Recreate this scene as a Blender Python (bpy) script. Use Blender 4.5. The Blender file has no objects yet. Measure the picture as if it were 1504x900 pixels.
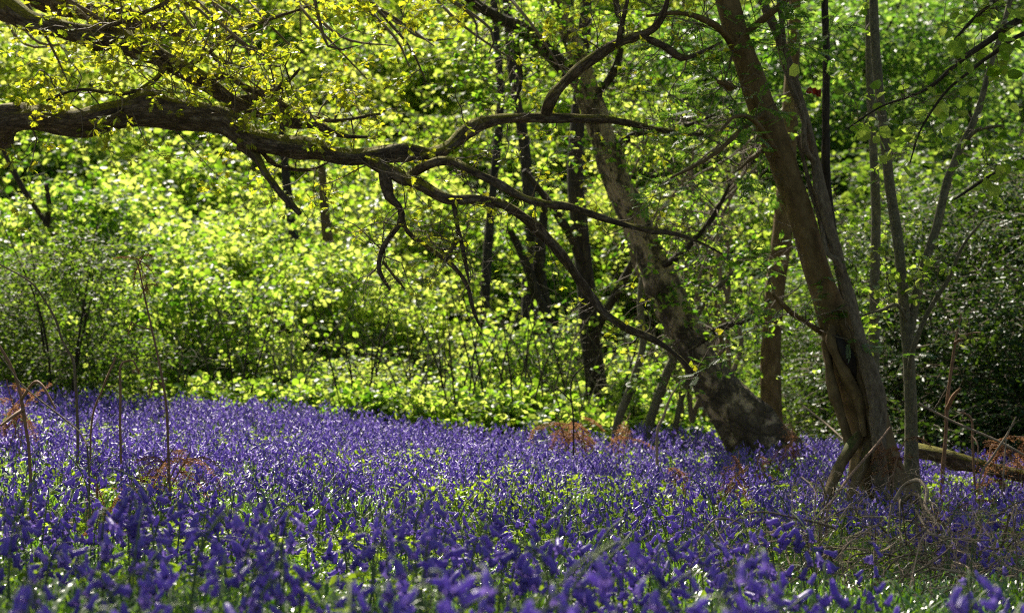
import bpy, math, random
import numpy as np
from mathutils import Vector, Matrix, Euler
S = bpy.context.scene
COL = S.collection
rng = np.random.default_rng(7)
random.seed(7)
R = math.radians

# ------------------------------------------------------------------ camera, sky, sun, exposure
FPX = 2807.0            # focal length in photo pixels (1504 wide)
CZ = 1.35
cam_d = bpy.data.cameras.new('camera'); cam = bpy.data.objects.new('camera', cam_d); COL.objects.link(cam)
cam.location = (0, 0, CZ); cam.rotation_euler = (R(90 - 1.02), 0, 0)
cam_d.sensor_width = 36; cam_d.lens = 36 * FPX / 1504
cam_d.clip_start = 0.1; cam_d.clip_end = 2000
cam_d.dof.use_dof = True; cam_d.dof.focus_distance = 9.6; cam_d.dof.aperture_fstop = 3.8
S.camera = cam
SUN_EL, SUN_AZ = 46, -20      # azimuth measured from the view direction (+Y), negative = left
w = bpy.data.worlds.new('World'); S.world = w; w.use_nodes = True
nt = w.node_tree
sky = nt.nodes.new('ShaderNodeTexSky'); sky.sky_type = 'NISHITA'; sky.sun_disc = False
sky.sun_elevation = R(SUN_EL); sky.sun_rotation = R(SUN_AZ)
sky.air_density = 1.2; sky.dust_density = 2.0
nt.links.new(sky.outputs[0], nt.nodes['Background'].inputs[0]); nt.nodes['Background'].inputs[1].default_value = 0.05
sd = bpy.data.lights.new('sun', 'SUN'); sun = bpy.data.objects.new('sun', sd); COL.objects.link(sun)
sd.energy = 5.0; sd.angle = R(0.55); sd.color = (1, 0.93, 0.80)
dirv = Vector((math.sin(R(SUN_AZ)) * math.cos(R(SUN_EL)), math.cos(R(SUN_AZ)) * math.cos(R(SUN_EL)), math.sin(R(SUN_EL))))
sun.rotation_euler = dirv.to_track_quat('Z', 'Y').to_euler(); sun.location = (-5, 10, 25)
S.view_settings.view_transform = 'Standard'; S.view_settings.look = 'None'
S.view_settings.exposure = 1.20; S.view_settings.gamma = 1
S.cycles.max_bounces = 7; S.cycles.diffuse_bounces = 5; S.cycles.glossy_bounces = 2; S.cycles.transmission_bounces = 4
S.cycles.use_denoising = False; S.cycles.filter_width = 1.15; S.cycles.sample_clamp_indirect = 6; S.cycles.blur_glossy = 0.5
S.cycles.use_adaptive_sampling = True; S.cycles.adaptive_threshold = 0.012

# ------------------------------------------------------------------ helpers
def P(px, py, D):
    return np.array([(px - 752) / FPX * D, D, CZ + (400 - py) / FPX * D])

def sm(a, b, x):
    t = np.clip((x - a) / (b - a), 0, 1); return t * t * (3 - 2 * t)

def ground(x, y):
    x = np.asarray(x, float); y = np.asarray(y, float)
    g = -0.022 * np.clip(y - 5, 0, 14) - 0.0040 * np.clip(x, -14, 14) * np.clip(y, 2, 19)
    g = g + 0.03 * np.sin(x * 1.7 + y * .6) + 0.025 * np.sin(y * 2.1 - x * 1.1 + 2) + 0.012 * np.sin(x * 5 + 1) * np.sin(y * 4.3)
    g = g - 0.13 * sm(11, 17, y) * (1 - sm(0, 5, x)) + 0.34 * (1 - sm(3.2, 9.5, y)) - 2.3 * sm(18.5, 30, y)
    g = g + 0.19 * np.clip(y - 34, 0, 66) + 0.3 * np.sin(x * .21 + 1) * sm(24, 40, y)
    return g

def gp(x, y, up=0.0):
    return np.array([x, y, float(ground(x, y)) + up])

def vnoise(x, y, s, seed=0):
    """smooth 2D value noise, 0..1"""
    x = np.asarray(x) / s + 100.3; y = np.asarray(y) / s + 57.1
    xi = np.floor(x).astype(int); yi = np.floor(y).astype(int); fx = x - xi; fy = y - yi
    h = lambda a, b: np.modf(np.abs(np.sin(a * 127.1 + b * 311.7 + seed * 74.7) * 43758.5453))[0]
    fx = fx * fx * (3 - 2 * fx); fy = fy * fy * (3 - 2 * fy)
    return (h(xi, yi) * (1 - fx) + h(xi + 1, yi) * fx) * (1 - fy) + (h(xi, yi + 1) * (1 - fx) + h(xi + 1, yi + 1) * fx) * fy

class MB:
    """collects vertices and faces (quads or triangles) of several materials"""
    def __init__(s): s.v = []; s.f = []; s.n = 0; s.a = []; s.any = False
    def add(s, v, f, m=0, attr=None):
        v = np.asarray(v, float).reshape(-1, 3); f = np.asarray(f, int)
        s.f.append((f + s.n, m)); s.v.append(v); s.n += len(v)
        if attr is not None: s.any = True
        s.a.append(attr if attr is not None else v)
    def mesh(s, name, mats, smooth=True):
        me = bpy.data.meshes.new(name)
        V = np.concatenate(s.v); me.vertices.add(len(V)); me.vertices.foreach_set('co', V.astype(np.float32).ravel())
        nl = sum(f.size for f, m in s.f); npol = sum(len(f) for f, m in s.f)
        me.loops.add(nl); me.polygons.add(npol)
        me.loops.foreach_set('vertex_index', np.concatenate([f.ravel() for f, m in s.f]).astype(np.int32))
        sizes = np.concatenate([np.full(len(f), f.shape[1]) for f, m in s.f])
        me.polygons.foreach_set('loop_start', (np.cumsum(sizes) - sizes).astype(np.int32))
        me.polygons.foreach_set('material_index', np.concatenate([np.full(len(f), m) for f, m in s.f]).astype(np.int32))
        me.polygons.foreach_set('use_smooth', np.full(npol, smooth))
        if s.any:
            at = me.attributes.new('bark', 'FLOAT_VECTOR', 'POINT')
            at.data.foreach_set('vector', np.concatenate(s.a).astype(np.float32).ravel())
        for m in mats: me.materials.append(m)
        me.update(calc_edges=True); me.validate()
        return me

def link(name, data, parent=None, loc=None, stuff=False):
    o = bpy.data.objects.new(name, data); COL.objects.link(o)
    if parent is not None: o.parent = parent
    if loc is not None: o.location = loc
    if stuff: o['kind'] = 'stuff'
    return o

def tag(o, label, cat, group=None):
    o['label'] = label; o['category'] = cat
    if group: o['group'] = group
    return o

def thing(name, loc, label, cat, group=None):
    return tag(link(name, None, loc=loc), label, cat, group)

def smooth_path(pts, step):
    """Catmull-Rom through rows of any width (x, y, z, r)"""
    p = np.asarray(pts, float); p = np.vstack([2 * p[0] - p[1], p, 2 * p[-1] - p[-2]]); out = []
    for i in range(1, len(p) - 2):
        L = np.linalg.norm(p[i + 1, :3] - p[i, :3]); n = max(1, int(math.ceil(L / step)))
        for k in range(n):
            t = k / n
            out.append(.5 * (2 * p[i] + (p[i + 1] - p[i - 1]) * t + (2 * p[i - 1] - 5 * p[i] + 4 * p[i + 1] - p[i + 2]) * t * t + (-p[i - 1] + 3 * p[i] - 3 * p[i + 1] + p[i + 2]) * t ** 3))
    out.append(p[-2]); return np.array(out)

def tube(mb, path, sides=8, rough=0.0, step=None, m=0, flare=None, lumps=0, seed=0, wob=0):
    """tapered tube along rows (x, y, z, r); carries seamless bark coordinates"""
    p = smooth_path(path, step) if step else np.asarray(path, float)
    n = len(p); c = p[:, :3].copy(); r = np.maximum(p[:, 3], 0.0006).copy()
    T = np.gradient(c, axis=0); T /= np.linalg.norm(T, axis=1)[:, None] + 1e-9
    s = np.concatenate([[0], np.cumsum(np.linalg.norm(np.diff(c, axis=0), axis=1))])
    ref = np.array([0, 1, 0.]) if abs(T[0][1]) < .8 else np.array([1., 0, 0])
    A = np.zeros((n, 3)); a = ref - T[0] * ref.dot(T[0]); a /= np.linalg.norm(a)
    for i in range(n):
        a = a - T[i] * a.dot(T[i]); a /= np.linalg.norm(a) + 1e-9; A[i] = a
    B = np.cross(T, A)
    th = np.arange(sides) * 2 * math.pi / sides
    ph = rng.random(8) * 6.28
    if wob:
        c = c + (A * np.sin(s * 5.1 + ph[6])[:, None] + B * np.sin(s * 7.3 + ph[7])[:, None]) * wob
    rr = np.repeat(r[:, None], sides, 1)
    if rough:
        k = 1 / max(r.mean(), .01)
        rr = rr * (1 + rough * (np.sin(3 * th[None] + s[:, None] * k * .35 + ph[0]) * .5 + np.sin(2 * th[None] - s[:, None] * k * .22 + ph[1]) * .6 + np.sin(5 * th[None] + s[:, None] * k * .8 + ph[2]) * .35 + np.sin(s[:, None] * k * .5 + ph[3] + np.sin(s[:, None] * k * .13) * 2) * .6))
        for q in range(lumps):
            s0 = rng.random() * s[-1]; t0 = rng.random() * 6.28; wdt = r.mean() * rng.uniform(.6, 1.3)
            d = np.angle(np.exp(1j * (th - t0)))
            rr = rr * (1 + rng.uniform(.2, .5) * (.35 if sides > 24 else 1) * np.exp(-((s[:, None] - s0) / wdt) ** 2 - (d[None] / .8) ** 2))
    if flare:
        h, amt, lob = flare            # spreads at the first end of the path
        f = np.clip(1 - s / h, 0, 1)[:, None] ** 1.8
        rr = rr * (1 + amt * f * (.55 + .45 * np.cos(lob * th + ph[4])[None] + .2 * np.cos((lob + 2) * th + ph[5])[None]))
    ct, st = np.cos(th), np.sin(th)
    V = c[:, None] + (A[:, None] * ct[None, :, None] + B[:, None] * st[None, :, None]) * rr[..., None]
    at = np.zeros((n, sides, 3)); rm = r.mean()
    at[..., 0] = ct * rm; at[..., 1] = st * rm; at[..., 2] = s[:, None]
    i = np.arange(n - 1)[:, None] * sides; j = np.arange(sides)[None]
    j2 = (j + 1) % sides
    F = np.stack([i + j, i + j2, i + sides + j2, i + sides + j], -1).reshape(-1, 4)
    mb.add(V.reshape(-1, 3), F, m, at.reshape(-1, 3))
    if sides >= 4 and r[-1] > .004:
        e = np.array([(n - 1) * sides + k for k in range(sides)])
        mb.add(np.vstack([V[-1], p[-1, :3] + T[-1] * r[-1] * .4]), [[k, (k + 1) % sides, sides] for k in range(sides)], m, np.vstack([at[-1], at[-1][:1]]))
    return p

def px_path(rows):
    """rows (px, py, D, r in px) -> world rows"""
    return np.array([np.append(P(a, b, D), r * D / FPX) for a, b, D, r in rows])

def stamp(mb, tv, tf, M, pos, m=0):
    """copies of a small template: M (n,3,3) with scale, pos (n,3)"""
    tv = np.asarray(tv, float); tf = np.asarray(tf, int); n = len(pos)
    if n == 0: return
    V = np.einsum('nij,kj->nki', M, tv) + np.asarray(pos)[:, None]
    F = (tf[None] + (np.arange(n) * len(tv))[:, None, None]).reshape(-1, tf.shape[1])
    mb.add(V.reshape(-1, 3), F, m)

def frame(d, up):
    """matrices whose Y axis is d and Z near up; rows of vectors"""
    d = d / (np.linalg.norm(d, axis=1)[:, None] + 1e-9)
    x = np.cross(d, up); x /= np.linalg.norm(x, axis=1)[:, None] + 1e-9
    z = np.cross(x, d)
    return np.stack([x, d, z], -1)

# leaf outlines, base at origin, tip along +Y, folded on the midrib
LEAF6 = (np.array([[0, 0, 0], [-.30, .28, .07], [-.27, .68, .06], [0, 1, -.04], [.27, .68, .06], [.30, .28, .07]]), np.array([[0, 3, 2, 1], [0, 5, 4, 3]]))
ROUND6 = (np.array([[0, 0, 0], [-.42, .30, .08], [-.36, .78, .05], [0, 1.02, -.05], [.36, .78, .05], [.42, .30, .08]]), np.array([[0, 3, 2, 1], [0, 5, 4, 3]]))
OAK = (np.array([[0, 0, 0], [-.16, .2, .04], [-.13, .34, .02], [-.3, .46, .06], [-.2, .58, .03], [-.36, .74, .05], [-.1, .82, 0], [0, 1, -.06], [.1, .82, 0], [.36, .74, .05], [.2, .58, .03], [.3, .46, .06], [.13, .34, .02], [.16, .2, .04], [0, .5, -.02]]),
       np.array([[0, 14, 2, 1], [2, 14, 4, 3], [4, 14, 6, 5], [6, 14, 7, 7], [0, 13, 12, 14], [12, 11, 10, 14], [10, 9, 8, 14], [8, 7, 7, 14]]))
OAKF = [[0, 14, 2], [0, 2, 1], [2, 14, 4], [2, 4, 3], [4, 14, 6], [4, 6, 5], [6, 14, 7], [0, 13, 12], [0, 12, 14], [12, 11, 10], [12, 10, 14], [10, 9, 8], [10, 8, 14], [8, 7, 14]]
HOLLY = (np.array([[0, 0, 0], [-.28, .2, .1], [-.2, .45, .02], [-.3, .72, .1], [0, 1, -.06], [.3, .72, .1], [.2, .45, .02], [.28, .2, .1]]), np.array([[0, 4, 3, 2], [0, 6, 5, 4]]))
# pinnate leaf: paired leaflets along a stalk
def pinnate(n=6, w=.13, l=.3):
    v = []; f = []
    for k in range(n):
        y = .25 + .7 * k / n; L = l * (1 - .4 * abs(k / n - .45))
        for sgn in (-1, 1):
            b = len(v); d = np.array([sgn * .85, .5, -.12]); d /= np.linalg.norm(d); nn = np.array([-d[1], d[0], 0]) * w * .5 * 1.0
            o = np.array([0, y, 0]); v += [o, o + d * L * .45 + nn + [0, 0, .02], o + d * L, o + d * L * .45 - nn + [0, 0, .02]]; f.append([b, b + 1, b + 2, b + 3])
    b = len(v); d = np.array([0, 1, -.15]); v += [np.array([0, .92, 0]), np.array([.07, 1.05, .01]), np.array([0, 1.24, -.05]), np.array([-.07, 1.05, .01])]; f.append([b, b + 1, b + 2, b + 3])
    b = len(v); v += [np.array([-.008, 0, 0]), np.array([.008, 0, 0]), np.array([.005, .95, 0]), np.array([-.005, .95, 0])]; f.append([b, b + 1, b + 2, b + 3])
    return np.array(v), np.array(f)
PINN = pinnate()

def rand_unit(n):
    v = rng.normal(size=(n, 3)); return v / np.linalg.norm(v, axis=1)[:, None]

def put_leaves(mb, pos, d, size, tmpl, jit=.45, m=0, up=None, var=.25):
    n = len(pos)
    u = np.tile([0, 0, 1.], (n, 1)) if up is None else up
    u = u + rng.normal(size=(n, 3)) * jit
    M = frame(d, u) * (size * (1 + rng.uniform(-var, var, n)))[:, None, None]
    stamp(mb, tmpl[0], tmpl[1] if tmpl is not OAK else OAKF, M, pos, m)

def spray_cloud(centers, dirs, length, nleaf, size, tmpl, mb, tw=None, jit=.45, droop=.25, spread=.9, m=0, tr=.004, twm=1, var=.25):
    """flat leafy sprays: a twig with alternate leaves"""
    n = len(centers); dirs = dirs / (np.linalg.norm(dirs, axis=1)[:, None] + 1e-9)
    L = length * rng.uniform(.6, 1.3, n)
    side = np.cross(dirs, [0, 0, 1]); side /= np.linalg.norm(side, axis=1)[:, None] + 1e-9
    k = np.arange(nleaf); t = (k + .5) / nleaf
    pos = centers[:, None] + dirs[:, None] * (L[:, None] * t[None])[..., None]
    pos[..., 2] -= droop * (L[:, None] * t[None] ** 2)
    sg = np.where(k % 2 == 0, 1, -1)
    d = dirs[:, None] * .55 + side[:, None] * (sg * spread)[None, :, None] + rng.normal(size=(n, nleaf, 3)) * .28
    d[..., 2] -= .18
    pos = pos + d * size * .25 + rng.normal(size=pos.shape) * size * .25
    put_leaves(mb, pos.reshape(-1, 3), d.reshape(-1, 3), size, tmpl, jit, m, var=var)
    if tw is not None:
        a = centers; b = centers + dirs * L[:, None]; b[:, 2] -= droop * L; mid = (a + b) / 2; mid[:, 2] += droop * L * .25
        w_ = tr; u = np.tile([0, 0, w_], (n, 1)); s_ = side * w_
        ring = lambda c, q: [c + u * q, c - u * .5 * q + s_ * q, c - u * .5 * q - s_ * q]
        V = np.stack(ring(a, 1) + ring(mid, .8) + ring(b, .4), 1)
        F = []
        for q in (0, 3):
            for j in range(3): F.append([q + j, q + (j + 1) % 3, q + 3 + (j + 1) % 3, q + 3 + j])
        F = (np.array(F)[None] + (np.arange(n) * 9)[:, None, None]).reshape(-1, 4)
        tw.add(V.reshape(-1, 3), F, twm if tw is mb else 0, V.reshape(-1, 3))

def lumpy(n, blobs):
    """n points in a union of soft ellipsoids (cx,cy,cz,rx,ry,rz); returns points and outward directions"""
    b = np.array(blobs, float); wgt = np.prod(b[:, 3:], 1) ** .75; idx = rng.choice(len(b), n, p=wgt / wgt.sum())
    u = rand_unit(n); rad = rng.random(n) ** .42 * np.where(rng.random(n) < .3, rng.uniform(1, 1.9, n), 1)
    p = b[idx, :3] + u * b[idx, 3:] * rad[:, None]
    return p, u

# ------------------------------------------------------------------ materials
def new_mat(name):
    m = bpy.data.materials.new(name); m.use_nodes = True; n = m.node_tree; n.nodes.clear()
    out = n.nodes.new('ShaderNodeOutputMaterial'); return m, n, out
def N(n, t, **k):
    o = n.nodes.new(t)
    for a, b in k.items():
        if a[0] == '_': setattr(o, a[1:], b)
        else: o.inputs[int(a[1:]) if a[0] == 'i' and a[1:].isdigit() else a].default_value = b
    return o
def ramp(n, fac, stops, interp='LINEAR'):
    r = n.nodes.new('ShaderNodeValToRGB'); r.color_ramp.interpolation = interp
    e = r.color_ramp.elements
    while len(e) < len(stops): e.new(.5)
    for q, (p, c) in zip(e, stops): q.position = p; q.color = (*c, 1) if len(c) == 3 else c
    n.links.new(fac, r.inputs[0]); return r

def leaf_mat(name, refl, trans, rough=.35, tmix=.5, spec=.5, clump=1.2):
    """thin leaf: reflects one green, lets a yellower one through, waxy sheen; refl and trans are ramps"""
    m, n, out = new_mat(name); L = n.links.new
    geo = N(n, 'ShaderNodeNewGeometry'); oi = N(n, 'ShaderNodeObjectInfo')
    nz = N(n, 'ShaderNodeTexNoise'); nz.inputs['Scale'].default_value = clump; L(geo.outputs['Position'], nz.inputs['Vector'])
    a = N(n, 'ShaderNodeMath', _operation='MULTIPLY_ADD'); a.inputs[1].default_value = .55; L(geo.outputs['Random Per Island'], a.inputs[0])
    b = N(n, 'ShaderNodeMath', _operation='MULTIPLY_ADD'); b.inputs[1].default_value = .22; b.inputs[2].default_value = -.06; L(oi.outputs['Random'], b.inputs[0]); 
    c = N(n, 'ShaderNodeMath', _operation='MULTIPLY_ADD'); c.inputs[1].default_value = .5; L(nz.outputs[0], c.inputs[0]); L(b.outputs[0], c.inputs[2]); L(c.outputs[0], a.inputs[2])
    r1 = ramp(n, a.outputs[0], refl); r2 = ramp(n, a.outputs[0], trans)
    df = N(n, 'ShaderNodeBsdfPrincipled'); df.inputs['Roughness'].default_value = rough
    df.inputs['Specular IOR Level'].default_value = spec; L(r1.outputs[0], df.inputs['Base Color'])
    tr = N(n, 'ShaderNodeBsdfTranslucent'); L(r2.outputs[0], tr.inputs[0])
    mx = N(n, 'ShaderNodeMixShader'); mx.inputs[0].default_value = tmix; L(df.outputs[0], mx.inputs[1]); L(tr.outputs[0], mx.inputs[2]); L(mx.outputs[0], out.inputs[0])
    return m

def bark_mat(name, stops, scale=18, stretch=.25, bump=.6, moss=None, dist=.02, patch=None, crackmix=.7):
    m, n, out = new_mat(name); L = n.links.new
    at = N(n, 'ShaderNodeAttribute', _attribute_name='bark')
    mp = N(n, 'ShaderNodeMapping'); mp.inputs['Scale'].default_value = (1, 1, stretch); L(at.outputs['Vector'], mp.inputs[0])
    nz = N(n, 'ShaderNodeTexNoise'); nz.inputs['Scale'].default_value = scale; nz.inputs['Detail'].default_value = 6; nz.inputs['Roughness'].default_value = .65; L(mp.outputs[0], nz.inputs[0])
    vo = N(n, 'ShaderNodeTexVoronoi', _feature='DISTANCE_TO_EDGE'); vo.inputs['Scale'].default_value = scale * 1.6
    wv = N(n, 'ShaderNodeVectorMath', _operation='MULTIPLY_ADD'); wv.inputs[1].default_value = (.06, .06, .06); L(nz.outputs[1], wv.inputs[0]); L(mp.outputs[0], wv.inputs[2]); L(wv.outputs[0], vo.inputs['Vector'])
    cr = ramp(n, nz.outputs[0], stops)
    crack = ramp(n, vo.outputs[0], [(0, (.3, .3, .3)), (.12, (1, 1, 1))])
    mul = N(n, 'ShaderNodeMix', _data_type='RGBA', _blend_type='MULTIPLY'); mul.inputs[0].default_value = crackmix if not patch else .6
    L(cr.outputs[0], mul.inputs[6]); L(crack.outputs[0], mul.inputs[7]); colr = mul.outputs[2]
    if patch:
        # birch: pale peeling skin broken by dark fissures and bands
        mp2 = N(n, 'ShaderNodeMapping'); mp2.inputs['Scale'].default_value = patch[1]; L(at.outputs['Vector'], mp2.inputs[0])
        n2 = N(n, 'ShaderNodeTexNoise'); n2.inputs['Scale'].default_value = patch[2]; n2.inputs['Detail'].default_value = 5; n2.inputs['Roughness'].default_value = .7; L(mp2.outputs[0], n2.inputs[0])
        sz_ = N(n, 'ShaderNodeSeparateXYZ'); L(at.outputs['Vector'], sz_.inputs[0])
        low = N(n, 'ShaderNodeMapRange'); low.inputs[1].default_value = .3; low.inputs[2].default_value = 2.4; low.inputs[3].default_value = -.10; low.inputs[4].default_value = .02; L(sz_.outputs[2], low.inputs[0])
        ad2 = N(n, 'ShaderNodeMath', _operation='ADD'); L(n2.outputs[0], ad2.inputs[0]); L(low.outputs[0], ad2.inputs[1])
        r2 = ramp(n, ad2.outputs[0], [(patch[3], (0, 0, 0)), (patch[3] + .09, (1, 1, 1))])
        mm = N(n, 'ShaderNodeMix', _data_type='RGBA'); L(r2.outputs[0], mm.inputs[0]); L(colr, mm.inputs[6]); mm.inputs[7].default_value = (*patch[0], 1); colr = mm.outputs[2]
        pr = r2
    if moss:
        geo = N(n, 'ShaderNodeNewGeometry'); sx = N(n, 'ShaderNodeSeparateXYZ'); L(geo.outputs['True Normal'], sx.inputs[0])
        n3 = N(n, 'ShaderNodeTexNoise'); n3.inputs['Scale'].default_value = 3.5; n3.inputs['Detail'].default_value = 4; L(geo.outputs['Position'], n3.inputs[0])
        ad = N(n, 'ShaderNodeMath', _operation='MULTIPLY_ADD'); ad.inputs[1].default_value = .45; L(sx.outputs[2], ad.inputs[0]); L(n3.outputs[0], ad.inputs[2])
        rm = ramp(n, ad.outputs[0], [(moss[1], (0, 0, 0)), (moss[1] + .15, (1, 1, 1))])
        n4 = N(n, 'ShaderNodeTexNoise'); n4.inputs['Scale'].default_value = 60; L(geo.outputs['Position'], n4.inputs[0])
        rmc = ramp(n, n4.outputs[0], [(.3, tuple(x * .4 for x in moss[0])), (.7, moss[0])])
        mm = N(n, 'ShaderNodeMix', _data_type='RGBA'); L(rm.outputs[0], mm.inputs[0]); L(colr, mm.inputs[6]); L(rmc.outputs[0], mm.inputs[7]); colr = mm.outputs[2]
    bs = N(n, 'ShaderNodeBsdfPrincipled'); bs.inputs['Roughness'].default_value = .85; bs.inputs['Specular IOR Level'].default_value = .25
    L(colr, bs.inputs['Base Color'])
    h = N(n, 'ShaderNodeMath', _operation='MULTIPLY_ADD'); h.inputs[1].default_value = .6; L(nz.outputs[0], h.inputs[0])
    cl = N(n, 'ShaderNodeMath', _operation='MINIMUM'); cl.inputs[1].default_value = .2 if crackmix > .3 else .02; L(vo.outputs[0], cl.inputs[0]); L(cl.outputs[0], h.inputs[2])
    bp = N(n, 'ShaderNodeBump'); bp.inputs['Strength'].default_value = bump; bp.inputs['Distance'].default_value = dist; L(h.outputs[0], bp.inputs['Height']); L(bp.outputs[0], bs.inputs['Normal'])
    L(bs.outputs[0], out.inputs[0]); return m

def plain(name, a, b, scale=30, rough=.7, spec=.3, tr=None):
    m, n, out = new_mat(name); L = n.links.new
    geo = N(n, 'ShaderNodeNewGeometry'); nz = N(n, 'ShaderNodeTexNoise'); nz.inputs['Scale'].default_value = scale; L(geo.outputs['Position'], nz.inputs[0])
    ad = N(n, 'ShaderNodeMath', _operation='MULTIPLY_ADD'); ad.inputs[1].default_value = .4; L(geo.outputs['Random Per Island'], ad.inputs[0])
    q = N(n, 'ShaderNodeMath', _operation='MULTIPLY'); q.inputs[1].default_value = .7; L(nz.outputs[0], q.inputs[0]); L(q.outputs[0], ad.inputs[2])
    r = ramp(n, ad.outputs[0], [(.25, a), (.75, b)])
    bs = N(n, 'ShaderNodeBsdfPrincipled'); bs.inputs['Roughness'].default_value = rough; bs.inputs['Specular IOR Level'].default_value = spec; L(r.outputs[0], bs.inputs['Base Color'])
    if tr:
        t = N(n, 'ShaderNodeBsdfTranslucent'); rt = ramp(n, ad.outputs[0], [(.25, tr[0]), (.75, tr[1])]); L(rt.outputs[0], t.inputs[0])
        mx = N(n, 'ShaderNodeMixShader'); mx.inputs[0].default_value = tr[2]; L(bs.outputs[0], mx.inputs[1]); L(t.outputs[0], mx.inputs[2]); L(mx.outputs[0], out.inputs[0])
    else: L(bs.outputs[0], out.inputs[0])
    return m

M = {}
M['hazel'] = leaf_mat('spring_leaf', [(.2, (.035, .085, .012)), (.55, (.06, .13, .018)), (.9, (.10, .17, .03))], [(.25, (.07, .20, .008)), (.5, (.33, .56, .025)), (.75, (.72, .84, .13))], rough=.40, tmix=.6, spec=.24)
M['beech'] = leaf_mat('canopy_leaf', [(.2, (.045, .095, .012)), (.55, (.08, .14, .02)), (.9, (.12, .17, .03))], [(.25, (.10, .22, .01)), (.5, (.40, .58, .03)), (.78, (.80, .86, .15))], rough=.40, tmix=.62, spec=.22)
M['oakleaf'] = leaf_mat('young_oak_leaf', [(.2, (.08, .13, .015)), (.55, (.12, .16, .02)), (.9, (.17, .17, .025))], [(.2, (.42, .58, .02)), (.55, (.66, .72, .03)), (.9, (.82, .70, .03))], rough=.4, tmix=.55)
M['rowan'] = leaf_mat('rowan_leaf', [(.25, (.035, .08, .014)), (.9, (.07, .14, .02))], [(.25, (.07, .20, .01)), (.55, (.20, .42, .03)), (.85, (.5, .68, .10))], rough=.4, tmix=.5)
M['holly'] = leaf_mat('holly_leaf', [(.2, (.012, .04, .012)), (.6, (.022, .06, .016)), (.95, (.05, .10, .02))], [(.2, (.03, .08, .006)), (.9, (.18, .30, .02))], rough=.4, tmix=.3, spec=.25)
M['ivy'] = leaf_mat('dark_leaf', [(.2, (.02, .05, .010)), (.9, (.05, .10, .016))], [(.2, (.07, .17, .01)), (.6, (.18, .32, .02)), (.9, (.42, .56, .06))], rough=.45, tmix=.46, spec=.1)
M['oak'] = bark_mat('oak_bark', [(.3, (.05, .035, .022)), (.5, (.13, .09, .055)), (.7, (.30, .24, .17))], 26, .3, 1.0, moss=((.26, .23, .02), .66), dist=.03)
M['birch'] = bark_mat('birch_bark', [(.3, (.035, .025, .016)), (.55, (.10, .075, .045)), (.75, (.2, .15, .09))], 14, .4, 1.0, dist=.05, patch=((.40, .30, .18), (1.2, 1.2, .55), 8, .465))
M['smooth'] = bark_mat('smooth_brown_bark', [(.3, (.07, .042, .015)), (.5, (.155, .10, .038)), (.72, (.27, .185, .08))], 14, .5, .55, crackmix=.12, moss=((.11, .12, .025), .80), dist=.012)
M['grey'] = bark_mat('grey_green_bark', [(.3, (.09, .08, .045)), (.6, (.19, .17, .10)), (.8, (.30, .27, .17))], 30, .6, .5, dist=.01)
M['dark'] = bark_mat('dark_bark', [(.3, (.025, .02, .014)), (.6, (.07, .055, .035)), (.8, (.13, .11, .07))], 16, .3, .9, moss=((.07, .09, .015), .85))
M['twig'] = plain('twig_bark', (.07, .05, .03), (.20, .15, .09), 9)
M['deadtwig'] = plain('bleached_twig', (.13, .085, .05), (.38, .28, .18), 12)
M['vine'] = bark_mat('vine_bark', [(.3, (.10, .07, .04)), (.6, (.24, .18, .11)), (.8, (.42, .35, .25))], 60, .3, .8, dist=.006)
M['wood'] = plain('dead_wood', (.13, .06, .028), (.30, .17, .09), 40)
M['hollow'] = plain('near_black_wood', (.010, .007, .004), (.03, .02, .012), 30)  # near-black: carries the shade of the trunk hollow, also colours the broken trunk
M['bracken'] = plain('dead_bracken', (.12, .05, .022), (.44, .23, .11), 5, .6, .3, tr=((.2, .08, .03), (.6, .3, .12), .35))
M['rust'] = plain('rusty_leaf', (.22, .03, .01), (.34, .06, .02), 20, .5, .4, tr=((.12, .01, .005), (.2, .02, .01), .3))
M['bell'] = plain('bluebell_petal', (.045, .028, .24), (.28, .19, .60), 7, .36, .5, tr=((.09, .045, .44), (.46, .31, .88), .45))
M['stem'] = plain('bluebell_stem', (.06, .12, .02), (.14, .17, .06), 20, .5, .4)
M['blade'] = leaf_mat('bluebell_blade', [(.2, (.035, .09, .014)), (.6, (.06, .135, .018)), (.95, (.10, .17, .03))], [(.2, (.10, .28, .01)), (.6, (.30, .54, .03)), (.95, (.42, .62, .03))], rough=.28, tmix=.42, spec=.6, clump=2.5)
M['herb'] = leaf_mat('herb_leaf', [(.2, (.07, .13, .015)), (.9, (.12, .18, .03))], [(.2, (.30, .52, .02)), (.9, (.52, .68, .04))], rough=.4, tmix=.5, clump=2)

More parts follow.
